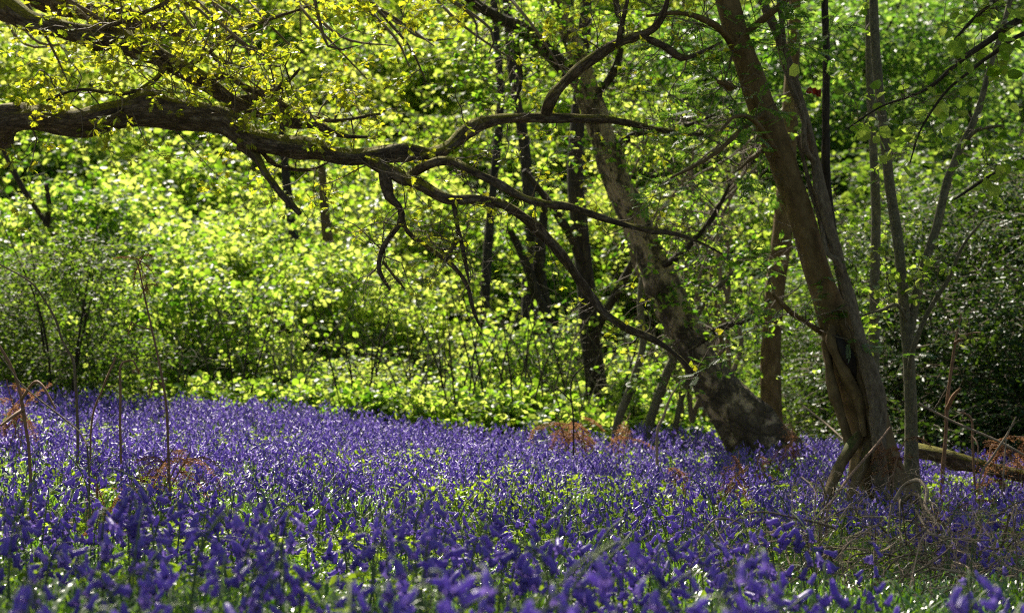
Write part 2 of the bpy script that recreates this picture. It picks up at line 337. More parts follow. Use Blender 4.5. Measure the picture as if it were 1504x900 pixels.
def ground_mat():
    m, n, out = new_mat('leaf_litter'); L = n.links.new
    geo = N(n, 'ShaderNodeNewGeometry')
    a = N(n, 'ShaderNodeTexNoise'); a.inputs['Scale'].default_value = 22; a.inputs['Detail'].default_value = 8; L(geo.outputs['Position'], a.inputs[0])
    v = N(n, 'ShaderNodeTexVoronoi'); v.inputs['Scale'].default_value = 28; L(geo.outputs['Position'], v.inputs[0])
    r = ramp(n, v.outputs['Color'], [(.2, (.04, .028, .015)), (.5, (.09, .06, .03)), (.8, (.15, .10, .055))])
    g = ramp(n, a.outputs[0], [(.45, (0, 0, 0)), (.6, (1, 1, 1))])
    mx = N(n, 'ShaderNodeMix', _data_type='RGBA'); L(g.outputs[0], mx.inputs[0]); L(r.outputs[0], mx.inputs[6]); mx.inputs[7].default_value = (.035, .06, .012, 1)
    bs = N(n, 'ShaderNodeBsdfPrincipled'); bs.inputs['Roughness'].default_value = .95; L(mx.outputs[2], bs.inputs['Base Color'])
    bp = N(n, 'ShaderNodeBump'); bp.inputs['Strength'].default_value = .8; bp.inputs['Distance'].default_value = .03; L(v.outputs[0], bp.inputs['Height']); L(bp.outputs[0], bs.inputs['Normal'])
    L(bs.outputs[0], out.inputs[0]); return m
M['ground'] = ground_mat()

# ------------------------------------------------------------------ the ground
def build_ground():
    xs = np.concatenate([[-900, -400, -200, -120], np.linspace(-80, -16, 33)[:-1], np.linspace(-16, 16, 129), np.linspace(16, 80, 33)[1:], [120, 200, 400, 900]])
    ys = np.concatenate([[-900, -300, -100, -40, -15, -5], np.linspace(0, 26, 105), np.linspace(26, 110, 43)[1:], [150, 250, 500, 1200]])
    X, Y = np.meshgrid(xs, ys); Z = ground(X, Y)
    mb = MB(); n = len(xs); i = np.arange(len(ys) - 1)[:, None] * n; j = np.arange(n - 1)[None]
    mb.add(np.stack([X, Y, Z], -1).reshape(-1, 3), np.stack([i + j, i + j + 1, i + n + j + 1, i + n + j], -1).reshape(-1, 4))
    o = link('ground', mb.mesh('ground', [M['ground']])); o['kind'] = 'structure'
build_ground()

# ------------------------------------------------------------------ shared background plants
def twig_walk(start, d, L, r, n=7, wander=.35, grav=0.0, curl=None):
    p = np.array(start, float); d = np.array(d, float); d /= np.linalg.norm(d); rows = [np.append(p, r)]
    for k in range(n):
        d = d + rng.normal(size=3) * wander * (1.0 / math.sqrt(n)) * 1.6 + np.array([0, 0, grav / n]); d /= np.linalg.norm(d)
        p = p + d * L / n; rows.append(np.append(p, r * (1 - .8 * (k + 1) / n)))
    return np.array(rows)

def shrub_foliage(name, mat, n_spray, blobs, leaf, tmpl, length=.45, nleaf=9, jit=.5, droop=.3, twigs=True, shoots=0, var=.25):
    mb = MB(); c, u = lumpy(n_spray, blobs)
    d = u + rng.normal(size=u.shape) * .5; d[:, 2] *= .45
    if shoots:
        b = np.array(blobs); W, H = b[:, 3].max() * 2.2, b[:, 2].max() + .3; cc = []; dd = []
        for k in range(shoots):
            a = rng.random() * 6.28; q = rng.uniform(.2, 1.25); p0 = np.array([math.cos(a), math.sin(a), 0]) * W * q * .45; p0[2] = H * rng.uniform(.1, .7)
            t = twig_walk(p0, [math.cos(a) * .7, math.sin(a) * .7, rng.uniform(.5, 2.2)], H * rng.uniform(.25, .6), .007, 10, .3, grav=-.8)
            tube(mb, t, 4, m=1); cc.append(t[2:, :3]); dd.append(np.cross(t[-1, :3] - t[0, :3], rng.normal(size=(len(t) - 2, 3))))
        c = np.vstack([c] + cc); d = np.vstack([d] + dd)
    spray_cloud(c, d, length, nleaf, leaf, tmpl, mb, tw=mb if twigs else None, jit=jit, droop=droop, tr=.0045, var=var)
    return mb.mesh(name, [mat, M['twig']])

def blobs_bush(w_, h, k, seed):
    out = []
    for i in range(k):
        a = rng.random() * 6.28; q = rng.random() ** .6 * w_ * .62; z = h * (.06 + .78 * rng.random())
        s_ = rng.uniform(.26, .48) * w_ * (1.1 - .4 * z / h)
        out.append((q * math.cos(a), q * math.sin(a), z, s_, s_, s_ * rng.uniform(.35, .62)))
    return out
BUSH = [shrub_foliage('bush_foliage', M['hazel'], 760, [(*q[:3], q[3] * .72, q[4] * .72, q[5] * .72) for q in blobs_bush(1.8, 3.0, 26, i)], .085, ROUND6, .45, 7, jit=.9, shoots=60, var=.45) for i in range(5)]
LOWB = [shrub_foliage('low_foliage', M['hazel'], 330, [(q[0], q[1], q[2] * .3 + .1, q[3] * .7, q[4] * .7, q[5] * .45) for q in blobs_bush(1.7, 2.6, 16, i)], .10, ROUND6, .4, 6, jit=1.0, shoots=46, var=.5) for i in range(3)]
TBUSH = [shrub_foliage('tall_foliage', M['beech' if i == 0 else 'hazel'], 2100, [(*q[:3], q[3] * .75, q[4] * .75, q[5] * .75) for q in blobs_bush(2.3, 6.5, 50, i)], .105, ROUND6, .5, 8, jit=.95, shoots=90, var=.45) for i in range(3)]
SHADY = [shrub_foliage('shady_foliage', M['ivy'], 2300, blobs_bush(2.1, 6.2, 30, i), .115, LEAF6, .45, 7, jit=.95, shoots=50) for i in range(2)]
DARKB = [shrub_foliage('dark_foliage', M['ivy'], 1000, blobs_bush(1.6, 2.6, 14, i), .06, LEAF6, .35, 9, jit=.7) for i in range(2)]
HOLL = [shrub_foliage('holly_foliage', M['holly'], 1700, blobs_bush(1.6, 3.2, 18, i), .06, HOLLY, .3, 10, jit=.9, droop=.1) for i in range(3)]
def blobs_crown(w_, h, k):
    out = []
    for i in range(k):
        a = rng.random() * 6.28; z = rng.random(); q = rng.random() ** .5 * w_ * (.35 + .65 * math.sin(math.pi * min(1, z * .8 + .15)))
        s_ = rng.uniform(.22, .42) * w_
        out.append((q * math.cos(a), q * math.sin(a), h * z, s_, s_, s_ * rng.uniform(.3, .5)))
    return out
CROWN = [shrub_foliage('crown_foliage', M['beech'], 1900, blobs_crown(3.0, 6.5, 26), .125, ROUND6, .7, 10, jit=.95) for i in range(3)]
CROWN2 = [shrub_foliage('crown_foliage', M['rowan'], 2100, blobs_crown(3.0, 6.5, 28), .14, LEAF6, .7, 8, jit=.95) for i in range(2)]

def multi_stems(n, spread, h, r, mat, sides=6):
    out = []
    for k in range(n):
        a = k * 6.28 / n + rng.random(); b = np.array([.1 * math.cos(a), .1 * math.sin(a), -.15])
        e = [spread * math.cos(a), spread * math.sin(a), h]
        mid = [e[0] * .35 + rng.normal() * .1, e[1] * .35 + rng.normal() * .1, h * .5]
        mb = MB(); tube(mb, [[*b, r], [*mid, r * .7], [*e, r * .25]], sides, .1, .25)
        for q in range(4):
            t = rng.uniform(.3, .9); s0 = np.array(b) * (1 - t) + np.array(e) * t
            tube(mb, twig_walk(s0, [math.cos(a + rng.normal()), math.sin(a + rng.normal()), .7], h * .35, r * .35, 5), 4)
        out.append(mb.mesh('stem', [mat]))
    return out
STEMS = [multi_stems(4, .9, 2.6, .02, M['dark']), multi_stems(4, 1.1, 2.4, .018, M['grey'])]
def tall_trunk(h, r, lean, mat):
    mb = MB(); tube(mb, [[0, 0, -.3, r * 1.1], [lean * .1, 0, h * .1, r], [lean * .5, .1, h * .5, r * .75], [lean, .1, h, r * .25]], 10, .07, .4, flare=(.9, .7, 4))
    limbs = []
    for q in range(6):
        t = rng.uniform(.28, .85); a = rng.random() * 6.28; lb = MB()
        tube(lb, twig_walk([lean * t, .05, h * t], [math.cos(a), math.sin(a), .55], h * .32, r * .38, 7, .3), 6)
        limbs.append(lb.mesh('limb', [mat]))
    return mb.mesh('trunk', [mat]), limbs
TALL = [tall_trunk(9, .10, .9, M['dark']), tall_trunk(9.5, .09, -.6, M['smooth']), tall_trunk(8.5, .11, .3, M['dark'])]

def bush(name, x, y, s, kind, label, cat, group, k=0, sz=None):
    o = thing(name, gp(x, y, -.05), label, cat, group); o.rotation_euler.z = rng.random() * 6.28
    o.scale = (s, s, sz or s)
    link('foliage', kind[k % len(kind)], o, stuff=True)
    for me in STEMS[k % 2]: link('stem', me, o)
    return o
def tree(name, x, y, s, k, label, group, cz=2.6, cs=1.0):
    o = thing(name, gp(x, y, -.05), label, 'tree', group); o.rotation_euler.z = rng.random() * 6.28; o.scale = (s,) * 3
    tr, limbs = TALL[k % 3]; t = link('trunk', tr, o)
    for l in limbs: link('limb', l, o)
    f = link('foliage', (CROWN2 if x / y > .075 else CROWN)[(k * 7 + 1) % (2 if x / y > .075 else 3)], o, (0, 0, cz), stuff=True); f.scale = (cs, cs, 1)
    return o

def xat(px, D): return (px - 752) / FPX * D
G1 = 'bright green bushes behind the left half of the bluebells'
for i, (px, D, s, sz) in enumerate([(60, 24, 1.0, 1.0), (190, 26, 1.1, 1.0), (300, 22.5, .75, .8), (330, 29, 1.2, 1.2), (430, 25, 1.0, .9), (520, 22, .62, .5), (560, 30, 1.2, 1.1), (650, 26, 1.0, .75), (20, 31, 1.3, 1.3), (450, 35, 1.4, 1.3), (230, 35, 1.4, 1.5), (400, 22.4, .6, .55)]):
    bush('leafy_bush', xat(px, D), D, s, BUSH, 'sunlit bright green bush in the leafy mass behind the left half of the bluebells', 'bush', G1, i, sz)
G2 = 'bright green bushes between the centre and the leaning birch'
for i, (px, D, s, sz) in enumerate([(720, 23, .7, .55), (820, 25, .8, .7), (760, 31, 1.2, 1.0), (900, 30, 1.1, 1.1), (990, 27, .9, .9), (680, 37, 1.4, 1.3), (1050, 33, 1.2, 1.1), (860, 38, 1.3, 1.4), (1060, 23.5, .6, .6), (610, 21.8, .5, .4), (730, 20.4, .55, .36), (800, 20.2, .6, .42), (875, 20.3, .6, .44), (950, 20.4, .5, .36), (820, 22, .7, .7), (470, 21.4, .5, .36), (560, 21.0, .5, .33), (380, 21.5, .5, .4), (640, 20.8, .5, .33), (300, 22, .55, .45), (690, 21.4, .5, .38), (250, 21, .5, .4), (340, 20.6, .5, .4), (430, 20.4, .5, .4), (520, 20.2, .5, .4), (600, 20.0, .5, .4), (760, 19.8, .5, .4), (840, 19.6, .45, .4), (680, 19.9, .5, .4), (910, 20.5, .5, .4), (1010, 20.8, .5, .4)]):
    lowp = sz < .5; s, sz = (s * 1.25, s * 1.25) if lowp else (s, sz)
    bush('leafy_bush', xat(px, D), D, s, LOWB if lowp else BUSH, 'light green low bush behind the bluebells between the picture centre and the leaning birch', 'bush', G2, i + 2, sz)
HL = ['dark glossy holly bush directly behind the slim pole-like tree', 'dark glossy holly bush behind the reddish dead stem and the fallen log', 'tall dark holly at the right edge, behind the bush above the log', 'low glossy holly just behind the foot of the stout trunk, to its left', 'taller far holly rising over the gap between the pole-like tree and the right edge', 'dark holly cut off by the right edge of the picture', 'farthest holly, showing between the narrow brown trunk and the stout trunk']
G3 = 'dark glossy holly bushes filling the right background'
for i, (px, D, s, sz) in enumerate([(1330, 20.5, .95, 1.0), (1450, 19, .95, 1.0), (1500, 23, 1.2, 1.3), (1220, 22.5, .8, .75), (1400, 26, 1.3, 1.35), (1560, 20, 1.1, 1.35), (1180, 27, 1.0, .8)]):
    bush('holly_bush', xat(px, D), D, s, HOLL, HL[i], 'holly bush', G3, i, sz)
tag(bush('evergreen_bush', xat(105, 20.3), 19.8, .85, DARKB, '', '', None, 0, .85), 'dark green shaded bush at the left edge of the bluebells, under the oak limbs', 'bush')
tag(bush('evergreen_bush', xat(0, 21), 21, .8, DARKB, '', '', None, 1, .85), 'dark evergreen bush cut off by the left edge of the picture', 'bush')
for i, (px, D, s, sz) in enumerate([(1130, 36, 1.4, 1.6), (1260, 34, 1.4, 1.7), (1420, 36, 1.5, 1.8)]):
    bush('leafy_bush', xat(px, D), D, s, BUSH, ['tall mid green bush showing between the narrow brown trunk and the birch', 'tall mid green bush showing right behind the stout leaning trunk', 'tall mid green bush rising above the holly near the right edge'][i], 'bush', 'tall bushes behind the holly', i, sz)
G5 = 'tall sunlit bushes filling the left background'
for i, (px, D, s) in enumerate([(30, 29, .85), (170, 31, .9), (310, 30, .8), (450, 33, .95), (90, 37, 1.1), (250, 39, 1.15), (400, 38, 1.1), (560, 36, 1.0), (0, 44, 1.2), (180, 46, 1.3), (350, 46, 1.3), (530, 46, 1.3), (620, 33, .75), (470, 25.5, .62), (345, 26, .66), (580, 26.5, .55), (230, 27, .7), (400, 31, .85), (520, 30, .75), (290, 34, 1.0), (100, 26, .75), (60, 54, 1.6), (220, 56, 1.6), (380, 58, 1.6), (540, 54, 1.5), (140, 68, 1.9), (320, 70, 1.9), (500, 70, 1.9), (650, 56, 1.4), (25, 33.5, 1.05), (115, 35.5, 1.1), (-35, 36, 1.1), (210, 33, 1.0)]):
    bush('tall_leafy_bush', xat(px, D), D, s, TBUSH, 'tall sunlit yellow-green bush in the left background under the oak limbs', 'bush', G5, i)
G6 = 'tall sunlit bushes behind the centre trunks'
for i, (px, D, s) in enumerate([(690, 40, 1.1), (760, 35, .85), (830, 43, 1.15), (920, 37, .9), (1000, 42, 1.1), (1070, 37, .9), (1160, 42, 1.1), (760, 58, 1.6), (900, 60, 1.6), (1040, 58, 1.6), (700, 74, 1.9), (860, 76, 1.9)]):
    bush('tall_leafy_bush', xat(px, D), D, s, TBUSH, 'tall yellow-green bush seen between the trunks of the centre background', 'bush', G6, i)
G7 = 'tall dusky green bushes filling the right background'
for i, (px, D, s) in enumerate([(1180, 30, .75), (1270, 28, .85), (1360, 30, 1.0), (1440, 27, .95), (1510, 30, 1.1), (1320, 37, 1.2), (1470, 38, 1.25), (1230, 24.5, .6), (1420, 23.5, .8), (1530, 24, .9)]):
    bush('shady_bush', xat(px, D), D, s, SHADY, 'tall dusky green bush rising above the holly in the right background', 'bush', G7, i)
G4 = 'slender leafy trees far back on the rising wood floor'
for i, (px, D, s, cz) in enumerate([(40, 36, 1.0, 1.0), (150, 44, 1.05, 1.2), (260, 40, .95, .8), (360, 47, 1.1, 1.0), (460, 42, .9, 1.0), (560, 50, 1.1, 1.0), (640, 44, .9, 1.4), (740, 52, 1.1, .8), (840, 46, 1.0, 1.4), (930, 55, 1.1, 1.0), (1030, 45, 1.0, 1.3), (1130, 52, 1.1, 1.2), (1220, 42, 1.0, 1.8), (1320, 48, 1.1, 1.2), (1420, 42, 1.0, 1.5), (1500, 50, 1.1, 1.3), (-20, 50, 1.2, 1.0), (300, 60, 1.3, .8), (500, 64, 1.3, .8), (700, 66, 1.3, .6), (100, 62, 1.3, .8), (900, 68, 1.3, .6), (1100, 66, 1.3, .6), (1300, 64, 1.3, .6), (1480, 66, 1.3, .6), (400, 80, 1.6, .4), (620, 84, 1.6, .4), (200, 82, 1.6, .4), (820, 86, 1.6, .4), (1020, 82, 1.6, .4), (1220, 84, 1.6, .4), (10, 84, 1.6, .4), (1420, 84, 1.6, .4)]):
    tree('woodland_tree', xat(px, D), D, s, i, 'slender pale green tree in the blurred wood far behind the bushes', G4, cz)

# say where each background plant stands
ANCH = [(80, 'at the left edge'), (170, 'behind the dark crooked sapling'), (270, 'behind the tall brown-tipped stalk'), (350, 'right of the brown-tipped stalk'), (430, 'below the bend of the mossy oak limb'), (485, 'around the leftmost dark trunk'), (550, 'around the half-hidden thin brown trunk'), (630, 'behind the hanging dead twigs'), (700, 'below the fork of the oak limb'), (790, 'left of the forked central trunk'), (860, 'right of the forked central trunk'), (920, 'around the dark mossy trunk'), (1000, 'just left of the leaning birch'), (1080, 'behind the birch foot'), (1165, 'around the narrow brown trunk'), (1250, 'behind the stout leaning tree'), (1340, 'behind the pole-like tree'), (1430, 'right of the pole-like tree'), (9999, 'at the right edge')]
KINDW = {'leafy_bush': 'bright green bush', 'tall_leafy_bush': 'tall yellow-green bush', 'shady_bush': 'tall dusky green bush', 'woodland_tree': 'slender pale green tree'}
cells = {}
for o in list(COL.objects):
    k = o.name.split('.')[0]
    if o.parent is None and k in KINDW and o.get('group'):
        px = 752 + o.location.x / o.location.y * FPX
        if 'behind the holly' in o['group']: continue
        low = k == 'leafy_bush' and o.scale.z < .55
        cells.setdefault((k, low, next(t for p, t in ANCH if px < p)), []).append(o)
ORD = ['front', 'second', 'third', 'fourth', 'fifth', 'sixth']
for (k, low, t), os_ in cells.items():
    os_.sort(key=lambda o: o.location.y)
    for i, o in enumerate(os_):
        kw = ('low large-leaved ' if low else '') + KINDW[k]
        o['label'] = kw + ' ' + t + ('' if len(os_) == 1 else ', ' + ORD[min(i, 5)] + ' from the flowers')

# ------------------------------------------------------------------ young hanging foliage helper
def branchlets(parents, n, L, r, mbt, leaf_mb=None, leaf=None, tmpl=OAK, density=3, bias=(0, 0, .15), wander=.5, levels=2, cluster=6, tr=(0.1, 1.0), zmin=None, sides=4):
    """random side twigs on parent paths, with leaf clusters at their ends"""
    ends = []
    for k in range(n):
        p = parents[rng.integers(len(parents))]; i = int(rng.uniform(*tr) * (len(p) - 1)); q = p[min(i, len(p) - 1)]
        d = rand_unit(1)[0] + np.array(bias); l0 = L * rng.uniform(.4, 1.2)
        t = twig_walk(q[:3], d, l0, r * rng.uniform(.6, 1.1), 8, wander); tube(mbt, t, sides)
        ends.append(t[-1, :3]); ends.append(t[5, :3])
        for lv in range(levels * 2):
            b = t[rng.integers(2, 8)]; d2 = (t[-1, :3] - t[0, :3]) / l0 + rng.normal(size=3) * .7
            t2 = twig_walk(b[:3], d2, l0 * rng.uniform(.25, .55), b[3] * .6 + .0008, 5, wander); tube(mbt, t2, 3)
            ends.append(t2[-1, :3]); ends.append(t2[3, :3])
    ends = np.array(ends)
    if leaf_mb is not None:
        ends = ends[rng.random(len(ends)) < density]
        c = np.repeat(ends, cluster, 0); d = rng.normal(size=c.shape); d[:, 2] = d[:, 2] * .5 - .25
        put_leaves(leaf_mb, c + d * leaf * .15, d, leaf, tmpl, .5)
    return ends

def part(name, rows, mat, parent, sides=10, rough=.1, step=.12, stuff=False, **k):
    mb = MB(); p = tube(mb, px_path(rows), sides, rough, step, **k)
    loc = np.array(parent.matrix_world.translation) if parent else np.zeros(3)
    return mb, p

def root_of(o):
    v = np.array(o.location)
    while o.parent is not None: o = o.parent; v = v + np.array(o.location)
    return v
def add_part(name, mb, mats, parent, stuff=False, smooth=True):
    off = root_of(parent)
    for i in range(len(mb.v)): mb.v[i] = mb.v[i] - off
    return link(name, mb.mesh(name, mats, smooth), parent, stuff=stuff)
def limb(name, rows, mat, parent, sides=12, rough=.12, step=.08, **k):
    mb = MB(); p = tube(mb, px_path(rows), sides, rough, step, **k)
    return add_part(name, mb, [mat], parent), p

# ------------------------------------------------------------------ the oak whose limbs cross the upper left
oak = thing('oak_tree', gp(-5.6, 12.2), 'mossy oak reaching in from the left, its thick crooked limbs crossing the upper left', 'tree')
mb = MB(); b = gp(-5.6, 12.2, -.2)
oak_trunk = tube(mb, [[*b, .42], [b[0], b[1], b[2] + .5, .36], [-5.5, 12.2, 1.6, .33], [-5.35, 12.1, 3.2, .30], [-5.1, 12, 5.5, .24], [-4.8, 11.8, 8.5, .12]], 20, .1, .15, flare=(1, .7, 5), lumps=5)
add_part('trunk', mb, [M['oak']], oak)
r0 = lambda x, z, y, r: (752 + x / y * FPX, 400 - (z - CZ) / y * FPX, y, r * FPX / y)
OP = []
lim_main, p = limb('limb', [r0(-5.4, 2.1, 12.15, .16), (-180, 215, 12.1, 27), (-60, 195, 12.0, 25), (0, 182, 11.9, 22), (70, 172, 11.8, 18), (135, 178, 11.7, 19), (200, 168, 11.7, 20), (270, 166, 11.7, 19), (330, 178, 11.7, 20), (362, 205, 11.7, 21), (400, 216, 11.7, 17), (460, 215, 11.7, 14), (510, 228, 11.8, 13), (560, 230, 11.8, 14), (600, 228, 11.9, 12), (642, 232, 12, 9)], M['oak'], oak, sides=20, rough=.17, step=.05, lumps=34, wob=.016); OP.append(p)
for rows, sd in [
    ([(615, 232, 11.9, 9), (655, 215, 12, 9), (690, 192, 12.1, 10), (735, 178, 12.2, 9), (800, 172, 12.3, 7.5), (870, 176, 12.4, 6), (930, 184, 12.5, 5), (990, 192, 12.6, 3.5), (1040, 200, 12.7, 1.5)], 10),
    ([(540, 236, 11.8, 12), (575, 255, 11.7, 10), (620, 270, 11.6, 8.5), (660, 292, 11.5, 8), (700, 296, 11.5, 7), (745, 306, 11.5, 7), (790, 333, 11.6, 8), (825, 372, 11.7, 7), (850, 415, 11.8, 7), (880, 455, 11.9, 6), (920, 478, 12, 6), (960, 498, 12.1, 5), (1000, 530, 12.2, 3.5), (1030, 560, 12.3, 1.5)], 10),
    ([(595, 260, 11.7, 6), (625, 245, 11.6, 6.5), (660, 240, 11.5, 6.5), (690, 252, 11.4, 6), (730, 268, 11.4, 6), (780, 294, 11.4, 6), (830, 304, 11.5, 5.5), (880, 318, 11.6, 5), (940, 334, 11.7, 4.5), (1000, 349, 11.8, 3), (1060, 372, 11.9, 1.5)], 8),
    ([(562, 240, 11.75, 8), (566, 262, 11.7, 8), (570, 290, 11.7, 7.5), (583, 303, 11.7, 5), (588, 322, 11.7, 4), (572, 348, 11.6, 4), (560, 375, 11.6, 3.6), (560, 400, 11.6, 3), (574, 425, 11.6, 2)], 8),
    ([(563, 382, 11.6, 2.6), (575, 402, 11.55, 2.2), (592, 426, 11.5, 1.4)], 6),
    ([(589, 312, 11.7, 3.8), (602, 340, 11.75, 3.6), (622, 355, 11.8, 3.4), (645, 375, 11.8, 3.6), (668, 396, 11.8, 3.6), (684, 420, 11.8, 3.4), (694, 450, 11.8, 3), (706, 478, 11.8, 1.5)], 6),
    ([(663, 293, 11.5, 4), (668, 325, 11.5, 3.6), (676, 350, 11.5, 3.4), (686, 385, 11.5, 3), (692, 415, 11.5, 2)], 6),
    ([(672, 352, 11.5, 2.5), (664, 370, 11.45, 2.2), (656, 382, 11.4, 1.4)], 6),
    ([(802, 176, 12.3, 8), (806, 150, 12.25, 9), (822, 125, 12.2, 8.5), (850, 100, 12.15, 8), (885, 80, 12.1, 7.5), (920, 62, 12, 7), (955, 45, 11.9, 6), (975, 10, 11.8, 4.5), (985, -40, 11.7, 3)], 8),
    ([(940, 52, 11.95, 5.5), (965, 66, 12, 5), (1000, 88, 12.05, 4.5), (1030, 78, 12.1, 3), (1060, 60, 12.2, 1.5)], 6),
    ([(905, 68, 12, 4), (912, 30, 11.95, 3.5), (925, -20, 11.9, 3)], 6),
    ([(355, 212, 11.7, 13), (375, 232, 11.65, 7), (395, 258, 11.6, 5.5), (418, 285, 11.55, 5), (442, 314, 11.5, 3.5)], 8),
    ([(380, 222, 11.7, 4), (405, 245, 11.8, 3), (450, 248, 11.9, 2.5), (480, 236, 12, 1.5)], 6),
    ([(268, 100, 12.0, 3.8), (300, 82, 12.05, 3.5), (335, 60, 12.1, 3.5), (385, 35, 12.2, 3), (440, 12, 12.3, 2), (500, -5, 12.4, 1.5)], 6)]:
    o, p = limb('branch', rows, M['oak'], lim_main, sides=sd, rough=.16, step=.04, wob=.012, lumps=9); OP.append(p)
lim2, p2 = limb('limb', [r0(-5.1, 4.1, 12.1, .13), (-220, -110, 12.15, 22), (-60, -35, 12.1, 19), (10, 8, 12.05, 17), (45, 36, 12.0, 16), (100, 46, 12.0, 14), (160, 55, 12, 15), (210, 74, 12, 15), (255, 98, 12, 13), (305, 120, 12, 12), (345, 148, 12.05, 11), (390, 170, 12.1, 10), (430, 180, 12.1, 11), (462, 182, 12.1, 8), (500, 195, 12.2, 4), (540, 200, 12.3, 2)], M['oak'], oak, sides=16, rough=.17, step=.05, lumps=26, wob=.016); OP.append(p2)
lim3, p3 = limb('limb', [r0(-5.0, 4.9, 12.3, .10), (-160, -130, 12.8, 17), (0, -40, 13, 15), (60, 2, 13, 13), (130, 15, 13, 13), (170, 24, 13, 14), (205, 38, 13.1, 13), (245, 42, 13.1, 10), (285, 62, 13.2, 6), (330, 90, 13.3, 4), (380, 110, 13.4, 2)], M['oak'], oak, sides=14, rough=.17, step=.06, lumps=16, wob=.014); OP.append(p3)
for rows, par in [([(150, 22, 13, 8), (172, 5, 13, 8), (190, -30, 13, 7)], lim3), ([(350, 150, 12.05, 8), (400, 148, 12.1, 5), (450, 168, 12.2, 4), (500, 178, 12.3, 3), (560, 170, 12.4, 2)], lim2), ([(300, 118, 12, 6), (330, 112, 11.9, 4.5), (372, 138, 11.8, 4), (410, 130, 11.7, 3), (440, 100, 11.6, 2)], lim2), ([(130, 50, 12, 6), (180, 30, 11.9, 3.5), (240, 10, 11.8, 3), (300, -20, 11.7, 2)], lim2), ([(250, 98, 12, 6), (225, 120, 11.8, 3.2), (178, 136, 11.6, 2.8), (120, 134, 11.5, 2.4), (70, 150, 11.4, 1.8)], lim2)]:
    o, p = limb('branch', rows, M['oak'], par, sides=8, rough=.16, step=.04, wob=.012, lumps=9); OP.append(p)
mt = MB(); ml = MB()
vis = [p[np.abs(p[:, 0] / p[:, 1] * FPX) < 780] for p in OP]; vis = [v for v in vis if len(v) > 4]
branchlets(vis[:1] + vis[-6:] + vis[-6:], 80, .85, .006, mt, ml, .05, OAK, .8, cluster=6, wander=.65)
branchlets(vis[1:5], 60, .6, .005, mt, ml, .042, OAK, .16, cluster=5, wander=.7)
branchlets([v for v in vis[8:11]], 26, .6, .005, mt, ml, .042, OAK, .3, cluster=5, wander=.7)
# leafy upper twigs that hang into the top of the frame from higher boughs
hang = []
for k in range(26):
    a = rng.uniform(-60, 760); D = rng.uniform(11.6, 14.5)
    rows = px_path([(a - 60, -90 - 40 * rng.random(), D, 3.4), (a, -20, D + .1, 2.8), (a + rng.uniform(20, 90), rng.uniform(20, 70), D + rng.uniform(-.3, .3), 2.2), (a + rng.uniform(60, 160), rng.uniform(50, 150), D, 1)])
    tube(mt, rows, 5, 0, .1); hang.append(smooth_path(rows, .1))
branchlets(hang, 75, .55, .0045, mt, ml, .05, OAK, .8, cluster=6, wander=.6)
branchlets(vis, 130, .5, .0035, mt, None, wander=.9, bias=(0, 0, -.15))
add_part('twigs', mt, [M['twig']], oak, True)
add_part('young_leaves', ml, [M['oakleaf']], oak, True, False)
# the oak's own canopy above the frame
def canopy(parent, blobs, n, leaf, mat, boughs, limbmat, nleaf=10, name='foliage'):
    mb = MB(); c, u = lumpy(n, blobs); d = u + rng.normal(size=u.shape) * .5; d[:, 2] *= .4
    spray_cloud(c, d, .6, nleaf, leaf, LEAF6, mb, tw=mb, jit=.5)
    add_part(name, mb, [mat, M['twig']], parent, True)
    for rows in boughs:
        q = MB(); tube(q, rows, 8, .1, .3); add_part('bough', q, [limbmat], parent)
ob = [(-6, 11.5, 7.5, 2.4, 2, 1.0), (-4.5, 13, 8.0, 2, 2.2, .9), (-3.0, 11, 7.0, 1.6, 1.6, .8), (-5, 9.5, 7.2, 1.8, 1.6, .8), (-7, 13.5, 7, 2, 2, 1), (-2.0, 13.5, 7.6, 1.6, 1.6, .6), (-1.6, 11.2, 7.8, 1.3, 1.2, .5), (-3.2, 9.5, 6.6, 1.4, 1.2, .5), (-.6, 12.4, 8.4, 1.1, 1.1, .5)]
canopy(oak, ob, 1900, .075, M['oakleaf'], [[[-5.0, 12, 6.2, .14], [-5.6, 10.8, 7.2, .08], [-5.3, 9.2, 7.5, .03]], [[-4.95, 11.9, 6.4, .13], [-3.9, 11.4, 7.0, .08], [-2.6, 11, 7.2, .03]], [[-4.9, 11.9, 7, .12], [-4.4, 13, 8, .07], [-2.4, 13.6, 8, .03]], [[-5, 12, 6, .12], [-6.4, 12.8, 7, .08], [-7.6, 13.8, 7.4, .03]]], M['oak'])

# ------------------------------------------------------------------ the leaning birch
birch = thing('birch_tree', P(1125, 640, 17.6) * [1, 1, 0] + [0, 0, float(ground(2.34, 17.6))], 'thick birch leaning left, pale patchy bark split by black fissures', 'tree')
D0 = 17.6
bt, bp_ = limb('trunk', [(1140, 690, D0, 45.9), (1122, 655, D0, 38.0), (1095, 618, D0 - .02, 31.6), (1062, 580, D0, 28.5), (1035, 540, D0, 26.1), (1012, 500, D0, 25.3), (990, 455, D0, 25.3), (968, 400, D0, 22.9), (945, 350, D0, 22.2), (922, 300, D0, 22.2), (900, 250, D0, 20.6), (882, 200, D0, 18.2), (868, 150, D0, 16.7), (852, 100, D0 + .05, 15.0), (836, 50, D0 + .1, 13.4), (822, 0, D0 + .15, 12.7), (800, -90, D0 + .2, 11.0), (790, -260, D0 + .3, 8.7), (800, -600, D0 + .3, 4.0)], M['birch'], birch, sides=32, rough=.085, step=.04, lumps=46, wob=.01, flare=(1.4, .55, 5))
BP = [bp_]
